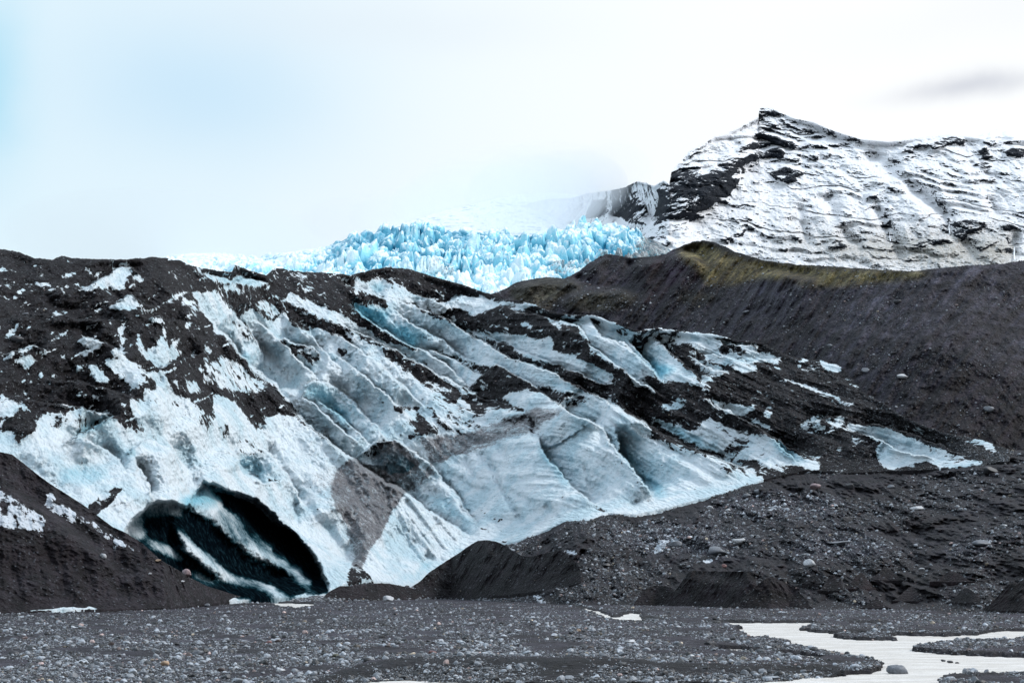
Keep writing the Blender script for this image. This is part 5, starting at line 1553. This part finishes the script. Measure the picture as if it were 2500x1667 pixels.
mound('gravel_mound', 'low brown heap at the foot of the ice beside the cave mouth', 4,
      [(260, 1110), (300, 1080), (360, 1050), (430, 1052), (520, 1040), (620, 1032), (700, 1035), (780, 1052), (850, 1065), (900, 1095), (960, 1120)],
      [(260, 1135), (600, 1148), (850, 1145), (960, 1124)], (0.80, 0.62, 0.62), s=0.5, seed=3, rock_n=60)
mound('gravel_mound', 'flat-topped dark gravel bank with a crumbling upper edge', 6,
      [(250, 880), (300, 850), (360, 790), (400, 730), (430, 695), (450, 688), (600, 692), (780, 692), (800, 700), (810, 740), (830, 800), (870, 850), (900, 880)],
      [(250, 890), (500, 897), (760, 905), (900, 905)], (0.62, 0.50, 0.53), s=0.75, seed=4, rock_n=160, grit=1.3, ridges=[(2.5, 20, -1, 20, [(430, 730), (600, 740), (760, 770)])])
mound('gravel_mound', 'pointed dark gravel mound right of the flat-topped bank', 6,
      [(650, 900), (720, 860), (800, 790), (850, 745), (880, 722), (905, 720), (940, 740), (990, 760), (1040, 790), (1080, 830), (1110, 870), (1130, 900)],
      [(650, 904), (900, 908), (1130, 905)], (0.64, 0.53, 0.56), s=0.7, seed=5, rock_n=160, grit=1.3)
mound('gravel_mound', 'small rounded dark heap left of the flat-topped bank', 6,
      [(110, 880), (150, 820), (180, 790), (230, 772), (290, 775), (340, 790), (350, 830), (340, 880)], [(110, 888), (340, 890)], (0.6, 0.5, 0.54), s=0.7, seed=6, rock_n=20)
mound('gravel_mound', 'tall brown gravel mound cut by the right edge', 6,
      [(2120, 905), (2180, 860), (2230, 800), (2270, 755), (2310, 760), (2352, 735), (2480, 700), (2560, 690), (2800, 740), (3000, 850), (3100, 926)], [(2120, 915), (2352, 920), (2560, 925), (3100, 930)], (0.85, 0.68, 0.66), s=0.65, seed=7, rock_n=50)
for i, (x, w, y0, y1, lb) in enumerate([(1145, 70, 712, 760, 'tiny dark heap nearest the pointed mound'), (1255, 90, 712, 800, 'small cone-shaped gravel heap with a snow patch behind it'), (1415, 100, 700, 790, 'small brown gravel heap beside the cone-shaped one'),
                                        (1560, 110, 668, 740, 'low dark heap behind the row of small ones'), (1700, 110, 782, 860, 'brown heap low in the row above the river gravel'), (1940, 130, 690, 750, 'wide dark heap high in the row of small ones'),
                                        (2025, 120, 785, 870, 'brown conical heap near the right-hand mound'), (1500, 90, 850, 900, 'very low dark heap at the foot of the gravel slope'), (1040, 110, 832, 900, 'low brown swell at the right foot of the pointed mound')]):
    r_ = np.random.default_rng(i)
    tx = np.linspace(-1, 1, 21)
    prof = (0.5 + 0.5 * np.cos(np.pi * np.abs(tx) ** 0.9)) * (1 + 0.05 * r_.normal(size=21))
    mound('gravel_mound', lb, 6, [(x + t * w, y1 - (y1 - y0) * max(0, q)) for t, q in zip(tx, prof)], [(x - w, y1 + 1), (x, y1 + 4), (x + w, y1 + 1)], (0.75 + 0.1 * (i % 3), 0.64, 0.66), s=0.55, seed=20 + i, rock_n=14, cat='mound', grit=0.6, group='small gravel heaps at the foot of the moraine')

# ------------------------------------------------------------------ river plain
wat = new_map(0.0)
for c, p in [
    (6, [(430, 988), (740, 990), (1100, 988), (1160, 990), (1120, 1010), (1070, 1015), (1080, 1030), (1160, 1048), (1300, 1050), (1440, 1047), (1450, 1058), (1270, 1062), (1250, 1078), (1420, 1090), (1680, 1092), (1560, 1072), (1640, 1062), (1900, 1068),
         (2100, 1058), (2180, 1040), (2352, 1035), (2500, 1032), (2500, 1082), (2352, 1085), (2150, 1092), (1960, 1095), (1860, 1110), (1720, 1128), (1700, 1150), (1860, 1168), (2060, 1178), (2352, 1190), (2500, 1195), (2500, 1300), (2352, 1296), (2000, 1298), (1880, 1320),
         (1840, 1400), (700, 1400), (880, 1330), (1080, 1312), (1240, 1300), (1330, 1288), (1480, 1280), (1550, 1250), (1540, 1230), (1400, 1195), (1250, 1170), (1130, 1135), (1000, 1120), (1010, 1100), (900, 1088), (770, 1075), (760, 1060), (700, 1035), (740, 1015), (640, 1000)]),
    (6, [(-1, 962), (120, 962), (180, 966), (340, 965), (200, 975), (60, 980), (0, 978)]),
    (6, [(575, 1142), (700, 1140), (860, 1155), (860, 1168), (700, 1165), (600, 1155)]),
    (6, [(940, 1165), (1140, 1180), (1200, 1200), (1160, 1215), (1020, 1200)]),
    (6, [(60, 940), (120, 932), (130, 945), (70, 950)]),
    (6, [(1340, 990), (1600, 990), (1500, 1002), (1360, 1000)]),
    (6, [(2240, 935), (2500, 940), (2500, 946), (2300, 944)]),
    (4, [(-120, 1165), (0, 1170), (190, 1178), (170, 1195), (60, 1202), (-40, 1198)]),
    (9, [(-100, 318), (200, 306), (500, 298), (700, 298), (690, 303), (420, 307), (200, 313), (-100, 322)]),
    (9, [(2090, 712), (2180, 699), (2240, 695), (2310, 696), (2430, 699), (2560, 704), (2700, 715), (3300, 717), (3600, 717), (4200, 717), (4200, 760), (2060, 760)]),
    (4, [(1910, 1195), (2000, 1200), (2100, 1225), (2200, 1262), (2352, 1268), (2400, 1290), (2250, 1292), (2140, 1270), (2020, 1215)]),
    (4, [(2210, 1260), (2300, 1248), (2400, 1240), (2400, 1262), (2300, 1262)]),
]:
    fill(wat, c, p, 1.0)
wat_s = blur(wat, 1)
ZW = -0.22


def plane_pt(u, v, z=0.0):
    t = tanv(v)
    Y = (z - H) / np.minimum(t, -1e-4)
    return unproject(u, v, Y)


def wet(X, Y):
    """1 inside a channel (read on the water plane)"""
    u, v = project(np.stack([X, Y, 0 * X + ZW], -1))
    v2 = v + 1.3 * fbm(X / 1.2, Y / 3.0, 4, 803) + 2.5 * sstep(1600, 1660, v) * fbm(X / 2.2, Y / 3.0, 3, 805)
    u2 = u + 12 * fbm(X / 1.8, Y / 3.0, 4, 804)
    return samp(wat_s, u2, v2)


def plain_z(X, Y):
    w = sstep(0.30, 0.62, wet(X, Y))
    up_ = 0.10 * fbm(X / 9, Y / 14, 4, 811) + 0.10 * fbm(X / 1.3, Y / 2.0, 4, 821, 0.6) * sstep(500, 200, Y)
    # cut bank in the foreground
    u, v = project(np.stack([X, Y, 0 * X], -1))
    bank = samp(BANK, u, v) - 0.24 * samp(LOW, u + 6 * fbm(X / 1.1, Y / 3.0, 3, 841), v + 2.0 * fbm(X / 0.9, Y / 3.0, 3, 842))
    return (up_ + 0.04) * (1 - w) - 0.65 * w + bank * (1 - w)


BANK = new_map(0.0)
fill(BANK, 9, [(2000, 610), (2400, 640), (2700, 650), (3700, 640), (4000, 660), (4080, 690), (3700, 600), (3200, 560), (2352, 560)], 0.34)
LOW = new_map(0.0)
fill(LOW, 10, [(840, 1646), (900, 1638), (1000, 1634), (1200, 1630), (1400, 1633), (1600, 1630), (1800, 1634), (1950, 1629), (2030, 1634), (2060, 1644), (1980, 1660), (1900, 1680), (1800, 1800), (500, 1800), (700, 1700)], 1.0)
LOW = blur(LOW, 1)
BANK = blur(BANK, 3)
# one ground sheet, fine near the camera, running on to the horizon
rows = np.concatenate([1760 - np.arange(0, 300, 1.0), 1460 - np.linspace(1, 62, 60)])
Yr = (0 - H) / tanv(rows)
Yr = np.concatenate([[20, 45, 60], Yr[Yr > 62], np.geomspace(Yr[-1] * 1.15, 30000, 14)])
ang = np.concatenate([np.linspace(-3.0, -0.32, 14)[:-1], np.linspace(-0.32, 0.32, 1500), np.linspace(0.32, 3.0, 14)[1:]])
Xg, Yg = ang[None] * Yr[:, None], np.repeat(Yr[:, None], len(ang), 1)
Zg = np.where((Yg < 420) & (np.abs(Xg / Yg) < 0.3), plain_z(Xg, Yg), 0.0)
Zg = np.where(Yg > 330, np.minimum(Zg, 0), Zg)
Pg = np.stack([Xg, Yg, Zg], -1)
wv = wet(Xg, Yg)
uu, vv = project(np.stack([Xg, Yg, 0 * Xg], -1))
gtint = 2.5 + 1.4 * fbm(Xg / 12, Yg / 20, 4, 831)
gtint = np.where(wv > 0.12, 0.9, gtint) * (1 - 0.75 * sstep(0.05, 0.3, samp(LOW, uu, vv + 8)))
cG = np.stack([gtint * 0.97, gtint * 0.99, gtint * 1.10, 0 * gtint], -1)
go = grid_obj('ground', Pg, MOR, {'c': cG})
tag(go, kind='structure')

Xw = ang[None] * Yr[:, None]
Pw = np.stack([Xw, Yg, 0 * Xw + ZW], -1)
uw, vw = project(Pw)
inside = blur((wat > 0.2).astype(float), 4)
kw = samp(inside, uw, vw) > 0.02
kw &= (Yg < 330) & (Yg > 62)
wo_ = grid_obj('river', Pw, WATER, None, keep=kw[:-1, :-1])
tag(wo_, kind='structure')

# ------------------------------------------------------------------ loose stones
def scatter_sheet(P, pre, nr, n, rfun=None, pmin=1.3, pmax=7.0, alpha=2.2, lo=0.02, hi=0.2):
    f = sampler(P, pre, pre + nr)
    rf, cf = rng.random(n), rng.random(n)
    pos = f(rf, cf)
    px = pmin * (1 - rng.random(n)) ** (-1 / alpha)
    px = np.minimum(px, pmax)
    rad = px * 0.5 * pos[:, 1] / F
    return pos, rad, stone_colors(n, lo, hi)


# river plain
n = 288000
pos, rad = [], []
v = 1466 + (1700 - 1466) * rng.random(n) ** 0.85
u = rng.uniform(-350, 2850, n)
Q = plane_pt(u, v)
Q[:, 2] = plain_z(Q[:, 0], Q[:, 1])
clump = fbm(Q[:, 0] / 5, Q[:, 1] / 12, 3, 851) + 0.35 * rng.random(n)
LOWB = blur(LOW, 2)
sb_ = samp(LOWB, u, v + 5)
keep = ~((sb_ > 0.08) & (sb_ < 0.85) & (rng.random(len(Q)) < 0.9)) & (wet(Q[:, 0], Q[:, 1]) < 0.25 + 0.55 * rng.random(len(Q)) ** 3) & (clump > -0.18 + 0.3 * rng.random(len(Q)))
Q = Q[keep]
near = Q[:, 1] < 330
Q = Q[near]
rw = 0.030 * (1 - rng.random(len(Q))) ** (-1 / 2.6)
rw = np.clip(rw * (Q[:, 1] / 110) ** 0.55, 0.024, 0.30)
col_ = stone_colors(len(Q), 0.014, 0.46, 1.9)
bigp = rw * F / Q[:, 1] > 3.2
o = stone_mesh('gravel', Q[~bigp], rw[~bigp], col_[~bigp], 1, sink=0.3)
tag(o, kind='stuff')
o = stone_mesh('gravel', Q[bigp], rw[bigp], col_[bigp], 2, sink=0.3)
tag(o, kind='stuff')

# moraine slope in front of the ice
pos, rad, colr = scatter_sheet(AP, apron_pre, 300, 90000, pmin=1.7, pmax=13, alpha=2.0, lo=0.010, hi=0.40)
uu, vv = project(pos)
paleness = (samp(aR, uu, vv) - 0.7) / 1.5  # how pale the rubble's own tint is
rr_ = 0.6 * fbm(pos[:, 0] / 12, pos[:, 1] / 30, 4, 861) + 0.7 * paleness + 0.25 * rng.random(len(pos))
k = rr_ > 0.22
colr = colr * (0.65 + 1.0 * np.clip(paleness, 0, 1))[:, None]
o = stone_mesh('rubble', pos[k], rad[k], colr[k], 1)
tag(o, kind='stuff')
# hillside
pos, rad, colr = scatter_sheet(HP, hill_pre, 330, 45000, pmin=1.3, pmax=9, alpha=2.3, lo=0.015, hi=0.34)
k = (fbm(pos[:, 0] / 14, pos[:, 2] / 9, 4, 871) + 0.5 * rng.random(len(pos)) > 0.30)
pos, rad, colr = pos[k], rad[k], colr[k]
o = stone_mesh('rubble', pos, rad, colr, 1)
tag(o, kind='stuff')
# debris on the glacier
f = sampler(GP, 2, 2 + 470)
rf, cf = rng.random(110000), rng.random(110000)
pos = f(rf, cf)
uu, vv = project(pos)
k = samp(deb, uu, vv) > 0.74
pos = pos[k]
px = np.minimum(1.2 * (1 - rng.random(len(pos))) ** (-1 / 2.3), 8)
o = stone_mesh('debris', pos, px * 0.5 * pos[:, 1] / F, stone_colors(len(pos), 0.008, 0.24, 2.4), 1)
tag(o, kind='stuff')
# a belt of stones where the rubble meets the dirty ice
bu = rng.uniform(1500, 2480, 5000)
bv = ap_vis(bu) + rng.normal(0, 3.5, 5000) + 3
bY = apron_depth(bu[None], np.maximum(bv, ap_vis(bu) + 1)[None])[0]
bp = unproject(bu, np.maximum(bv, ap_vis(bu) + 1), bY)
bpx = np.minimum(2.0 * (1 - rng.random(5000)) ** (-1 / 2.0), 12)
o = stone_mesh('rubble', bp, bpx * 0.5 * bp[:, 1] / F, stone_colors(5000, 0.01, 0.2, 2.0), 1)
tag(o, kind='stuff')
# mounds
ps, rs = [], []
for Pm, pm, nm, cnt in MOUNDS:
    p_, r_, _ = scatter_sheet(Pm, pm, nm, cnt, pmin=1.4, pmax=7)
    ps.append(p_)
    rs.append(r_)
ps, rs = np.concatenate(ps), np.concatenate(rs)
o = stone_mesh('rubble', ps, rs, stone_colors(len(ps), 0.02, 0.2), 1)
tag(o, kind='stuff')

# ------------------------------------------------------------------ fog
def fog_bank(u, v, Y, rx, ry, rz, dens, col=(0.88, 0.95, 1.0)):
    c = unproject(np.array(float(u)), np.array(float(v)), float(Y))
    v_, f_ = ico(4)
    V_ = v_ * np.array([rx, ry, rz]) + c
    m = bpy.data.materials.new('fog')
    m.use_nodes = True
    nt = m.node_tree
    nt.nodes.clear()
    out = N(nt, 'ShaderNodeOutputMaterial')
    pv = N(nt, 'ShaderNodeVolumePrincipled')
    pv.inputs['Color'].default_value = (*col, 1)
    pv.inputs['Density'].default_value = dens
    pv.inputs['Anisotropy'].default_value = 0.78
    nt.links.new(pv.outputs[0], out.inputs['Volume'])
    o = mesh_from('fog', V_, f_.ravel(), np.arange(len(f_)) * 3, m)
    tag(o, kind='stuff')
    return o


FC = (0.93, 0.96, 1.0)
for fu, fv, fy, frx, fry, frz, fd in [(430, 600, 1480, 120, 200, 24, 0.0014), (1180, 520, 2000, 95, 200, 34, 0.0022), (1300, 500, 1960, 70, 200, 30, 0.0030), (1390, 470, 2050, 62, 180, 26, 0.0026), (1240, 480, 2150, 110, 160, 48, 0.0012), (1340, 450, 1980, 80, 160, 30, 0.0016),
                                      (1480, 430, 2100, 50, 150, 24, 0.0014), (1080, 540, 1900, 90, 160, 22, 0.0016), (940, 545, 1850, 80, 120, 16, 0.0016)]:
    fog_bank(fu, fv, fy, frx, fry, frz, fd, FC)

# ------------------------------------------------------------------ boulders one can tell apart
SHEETS = {'apron': (AP, apron_pre, AU, AV), 'hill': (HP, hill_pre, HU, HV), 'ice': (GP, 2, GU, GV)}


def on_surface(where, u, v):
    if where == 'plain':
        q = plane_pt(np.array([u]), np.array([v]))[0]
        q[2] = plain_z(q[None, 0], q[None, 1])[0]
        return q
    if where == 'river':
        q = plane_pt(np.array([u]), np.array([v]), ZW)[0]
        return q
    P_, pre_, U_, V_ = SHEETS[where]
    i = np.argmin((U_ - u) ** 2 + (V_ - v) ** 2)
    r, c_ = np.unravel_index(i, U_.shape)
    return P_[r + pre_, c_].copy()


def boulder(where, c, x, y, w, tone, label, flat=0.7, name='boulder', group=None, seed=[0]):
    """x, y = foot of the stone in the crop, w = its width there"""
    seed[0] += 1
    (u, v), = cr(c, [(x, y)])
    s = CROPS[c][2]
    q = on_surface(where, u, v)
    R_ = w / s * 0.5 * q[1] / F * 1.12
    vv_, ff_ = rock_shape(3, 900 + seed[0], 0.10, 1.0)
    vv_ = vv_ + 0.02 * np.random.default_rng(seed[0]).normal(size=vv_.shape)
    vv_ = vv_ / np.abs(vv_).max(0)
    V_ = vv_ * np.array([R_, R_ * 0.85, R_ * flat])
    base = {'grey': (0.12, 0.13, 0.15), 'dark': (0.03, 0.03, 0.035), 'pale': (0.42, 0.43, 0.45), 'tan': (0.36, 0.25, 0.17), 'red': (0.16, 0.075, 0.07), 'olive': (0.07, 0.07, 0.045), 'pink': (0.26, 0.19, 0.20)}[tone]
    o = mesh_from(name, V_, ff_.ravel(), np.arange(len(ff_)) * 3, STONE, True, {'c': np.tile(np.array(base), (len(V_), 1))})
    o.location = (q[0], q[1], q[2] + R_ * flat * 0.55)
    tag(o, label, 'rock', group)
    return o


for args in [
    ('river', 6, 1622, 1278, 112, 'grey', 'largest grey boulder standing in the milky river', 0.55),
    ('river', 6, 1582, 1262, 40, 'dark', 'small dark stone leaning behind the largest river boulder', 0.6),
    ('river', 6, 1340, 1276, 84, 'dark', 'dark wet rock at the tip of the near gravel bank beside the river', 0.5),
    ('river', 6, 2034, 1262, 46, 'grey', 'flat grey stone in the river, right of the largest boulder', 0.35),
    ('river', 6, 2136, 1273, 28, 'grey', 'small upright stone in the river, last one towards the right', 0.8),
    ('river', 6, 1888, 1209, 26, 'dark', 'first of three small dark stones in a row in the river', 0.6),
    ('river', 6, 1926, 1217, 32, 'dark', 'middle one of three small dark stones in a row in the river', 0.5),
    ('river', 6, 1966, 1220, 26, 'dark', 'last of three small dark stones in a row in the river', 0.4),
    ('river', 6, 1085, 1032, 44, 'dark', 'dark stone in the river by the upstream gravel island', 0.6),
    ('river', 6, 1750, 1148, 60, 'dark', 'low dark rock at the tip of the gravel island near the right edge', 0.4),
    ('river', 6, 1826, 1140, 70, 'grey', 'grey rock on the tip of the gravel island near the right edge', 0.4),
    ('plain', 6, 548, 1120, 66, 'dark', 'dark flat stone on the near gravel bank', 0.35),
    ('plain', 6, 84, 1100, 62, 'pale', 'pale slab lying on the gravel in front of the small pools', 0.35),
    ('plain', 6, 440, 1184, 40, 'pale', 'pale stone on the near gravel bank below the narrow pool', 0.5),
    ('plain', 6, 218, 1324, 54, 'grey', 'round blue-grey stone under the cut bank at the bottom edge', 0.7),
    ('plain', 6, 66, 1332, 60, 'pale', 'pale round stone under the cut bank, leftmost at the bottom edge', 0.6),
    ('plain', 6, 278, 1332, 56, 'grey', 'grey stone under the cut bank next to the round blue-grey one', 0.6),
    ('plain', 6, 960, 905, 30, 'pale', 'pale stone at the foot of the pointed gravel mound', 0.7),
    ('apron', 6, 1156, 220, 66, 'pink', 'large pinkish boulder below the end of the pale ice', 0.6),
    ('apron', 6, 826, 244, 50, 'grey', 'grey boulder just below the thin tip of the ice', 0.6),
    ('apron', 6, 760, 268, 46, 'grey', 'rounded boulder next below the one at the tip of the ice', 0.6),
    ('apron', 6, 1128, 660, 76, 'pale', 'pale angular block in the middle of the rubble slope', 0.6),
    ('apron', 6, 1334, 402, 66, 'dark', 'dark boulder half sunk in the brown patch of the rubble slope', 0.5),
    ('apron', 6, 625, 668, 36, 'red', 'dark red stone above the flat-topped gravel bank', 0.6),
    ('apron', 6, 1035, 754, 28, 'pale', 'larger of two pale stones right of the pointed mound summit', 0.6),
    ('apron', 6, 1076, 776, 20, 'grey', 'smaller of two stones right of the pointed mound summit', 0.6),
    ('apron', 6, 2298, 896, 36, 'olive', 'olive stone at the foot of the tall brown mound', 0.7),
    ('apron', 6, 1766, 684, 34, 'pale', 'small pale stone above the row of little heaps', 0.5),
    ('apron', 6, 2152, 128, 88, 'dark', 'biggest dark boulder high on the slope by the right edge', 0.5),
    ('apron', 6, 1946, 172, 46, 'grey', 'grey boulder below the last ice on the right', 0.7),
    ('apron', 6, 2240, 438, 62, 'pale', 'pale slab on the rubble slope near the right edge', 0.3),
    ('apron', 6, 1352, 212, 46, 'dark', 'dark stone right of the large pinkish boulder', 0.7),
    ('apron', 6, 548, 336, 34, 'pale', 'small pale stone on the dark gravel under the ice front', 0.7),
    ('apron', 6, 650, 348, 30, 'pale', 'small pale stone a little right of the one under the ice front', 0.6),
    ('apron', 6, 1588, 214, 40, 'grey', 'grey stone below the snow-white ice block', 0.6),
    ('apron', 6, 1740, 340, 76, 'pale', 'wide pale boulder on the crest of the brown swell', 0.35),
    ('apron', 6, 720, 530, 86, 'pale', 'pale blue-grey outcrop in the middle of the rubble slope', 0.45),
    ('apron', 6, 580, 600, 120, 'grey', 'broad grey outcrop below the little waterfall', 0.5),
    ('apron', 6, 350, 550, 76, 'grey', 'grey rock that the little white cascade falls beside', 0.5),
    ('apron', 6, 1300, 540, 150, 'grey', 'long low grey outcrop in the pale rubble', 0.2),
    ('apron', 6, 2110, 545, 100, 'grey', 'grey outcrop high on the rubble slope by the right edge', 0.4),
    ('apron', 4, 2152, 915, 84, 'dark', 'dark flat slab right of the broad black mound', 0.35),
    ('plain', 4, 683, 1152, 72, 'pale', 'pale angular stone in front of the low brown heap', 0.6),
    ('plain', 4, 878, 1136, 66, 'dark', 'dark blocky stone where the low heap meets the broad mound', 0.6),
    ('plain', 4, 818, 1112, 40, 'dark', 'smaller dark stone beside the blocky one', 0.6),
    ('plain', 4, 2312, 1440, 84, 'pale', 'long pale slab lying flat on the gravel', 0.25),
    ('plain', 4, 1968, 1358, 34, 'tan', 'yellowish stone alone on the gravel plain', 0.7),
    ('plain', 4, 892, 1345, 34, 'dark', 'dark stone on the sandy patch of the plain', 0.7),
    ('plain', 4, 222, 1296, 50, 'pale', 'pale stone below the pool at the cave mouth', 0.5),
    ('plain', 4, 985, 1526, 54, 'red', 'reddish round cobble among the near gravel', 0.7),
    ('plain', 4, 334, 1540, 54, 'olive', 'olive-brown cobble among the near gravel', 0.7),
    ('plain', 9, 692, 285, 46, 'dark', 'black boulder at the end of the thin left stream', 0.6),
    ('plain', 9, 610, 280, 28, 'pale', 'pale stone just left of the black boulder by the stream', 0.6),
    ('plain', 9, 1050, 364, 48, 'grey', 'grey stone on the gravel between mound and cave', 0.5),
    ('plain', 9, 78, 552, 56, 'dark', 'dark cobble near the left edge of the gravel', 0.6),
    ('plain', 9, 945, 614, 46, 'tan', 'orange-tan cobble among grey gravel', 0.7),
    ('plain', 9, 1138, 548, 68, 'grey', 'big smooth grey cobble in the stony patch', 0.7),
    ('plain', 9, 1545, 478, 44, 'red', 'reddish flat cobble at the back of the stony patch', 0.5),
    ('plain', 9, 1612, 648, 48, 'pale', 'pale cobble on the lower right of the stony patch', 0.6),
    ('plain', 9, 1230, 260, 44, 'grey', 'grey boulder at the toe of the left mound', 0.7),
    ('plain', 9, 1190, 272, 36, 'grey', 'second grey boulder at the toe of the left mound, nearer the stream', 0.7),
    ('hill', 5, 2150, 716, 58, 'grey', 'rounded boulder on the hillside near the right edge', 0.6),
    ('hill', 5, 1655, 522, 60, 'pale', 'pale boulder in the cluster on the lower hillside', 0.5),
    ('hill', 5, 1240, 345, 38, 'grey', 'grey boulder on the hillside above the last ice window', 0.5),
    ('hill', 5, 1606, 390, 36, 'dark', 'dark boulder halfway up the hillside', 0.6),
    ('hill', 5, 756, 150, 44, 'grey', 'grey slab on the hillside behind the ice ridge', 0.45),
    ('hill', 5, 1625, 94, 50, 'dark', 'dark boulder high on the hillside', 0.6),
    ('hill', 5, 1440, 494, 50, 'grey', 'grey boulder at the foot of the hillside left of the cluster', 0.7),
    ('ice', 5, 482, 728, 44, 'dark', 'dark boulder on the debris band above the ice front', 0.7),
    ('ice', 1, 430, 1222, 62, 'pale', 'pale slab on the black debris above the ice cliff', 0.35),
    ('ice', 1, 110, 782, 96, 'dark', 'large dark rock on the debris near the left edge', 0.5),
    ('ice', 1, 170, 606, 44, 'grey', 'grey flat stone on the upper left debris', 0.4),
    ('ice', 1, 1190, 1300 - 280, 30, 'grey', 'small grey block on the dark spur between two ice gullies', 0.6),
]:
    boulder(*args)

# on the left mound
PM, pm, nm, _ = MOUNDS[0]
um, vm = project(PM)
for x, y, w, tone, lb, fl in [(698, 1002, 42, 'pale', 'pale angular stone on the slope of the brown mound', 0.9), (1270, 1112, 60, 'pink', 'big tan boulder on the right shoulder of the brown mound', 0.9), (1070, 1022, 40, 'tan', 'long pale stone on the crest of the brown mound', 0.5),
                              (1228, 1162, 34, 'pale', 'small pale stone low on the mound below the tan boulder', 0.4), (1010, 1112, 26, 'pale', 'tiny pale stone in the middle of the mound slope', 0.6)]:
    (u0, v0_), = cr(2, [(x, y)])
    i = np.argmin((um - u0) ** 2 + (vm - v0_) ** 2)
    SHEETS['m'] = (PM, 0, um, vm)
    boulder('m', 2, x, y, w, tone, lb, fl)

# ------------------------------------------------------------------ waterfalls
fm, fnt, fbs = new_mat("falling_water")
fbs.inputs['Base Color'].default_value = (0.85, 0.9, 0.95, 1)
fbs.inputs['Roughness'].default_value = 0.5
fn = noise_n(fnt, obj_coord(fnt), 1.5, 4, 0.6, stretch=(3, 3, 0.3))
fnt.links.new(bump(fnt, fn, 0.5, 0.8), fbs.inputs['Normal'])


def waterfall(c, pts, w, Y, label):
    """a falling ribbon with thickness: centre line in the crop, widths in photo px"""
    import bmesh
    bm = bmesh.new()
    p = cr(c, pts)
    rings = []
    r_ = np.random.default_rng(int(pts[0][0]))
    n = 14
    for t in np.linspace(0, 1, n):
        k = t * (len(p) - 1)
        i = min(int(k), len(p) - 2)
        u = p[i][0] + (k - i) * (p[i + 1][0] - p[i][0])
        v = p[i][1] + (k - i) * (p[i + 1][1] - p[i][1])
        Yc = Y(u, v) if callable(Y) else Y
        q = unproject(np.array(u), np.array(v), Yc)
        hw = w * (0.35 + 0.65 * t) * 0.5 * Yc / F * (1 + 0.25 * r_.normal())
        ring = [bm.verts.new((q[0] + hw * math.cos(a), q[1] - 0.3 * hw + 0.5 * hw * math.sin(a), q[2])) for a in np.linspace(0, 2 * math.pi, 8, endpoint=False)]
        rings.append(ring)
    for a_, b_ in zip(rings[:-1], rings[1:]):
        for i in range(8):
            bm.faces.new((a_[i], a_[(i + 1) % 8], b_[(i + 1) % 8], b_[i]))
    bm.faces.new(rings[0][::-1])
    bm.faces.new(rings[-1])
    me = bpy.data.meshes.new('waterfall')
    bm.normal_update()
    bm.to_mesh(me)
    bm.free()
    me.materials.append(fm)
    for f_ in me.polygons:
        f_.use_smooth = True
    o = bpy.data.objects.new('waterfall', me)
    COL.objects.link(o)
    tag(o, label, 'waterfall')


def mY(u, v):
    return float(mountain_depth(np.array([[float(u)]]), np.array([[float(v)]]))[0, 0]) - 12


waterfall(7, [(2302, 800), (2300, 830), (2303, 868)], 5, mY, 'white waterfall dropping behind the ridge at the right edge')
waterfall(7, [(1653, 712), (1650, 740), (1655, 768)], 2.6, mY, 'thin waterfall in the dark gully in the middle of the snowy slope')
waterfall(7, [(1962, 664), (1960, 700), (1965, 735)], 2.6, mY, 'thin waterfall in the dark gully near the right of the snowy slope')
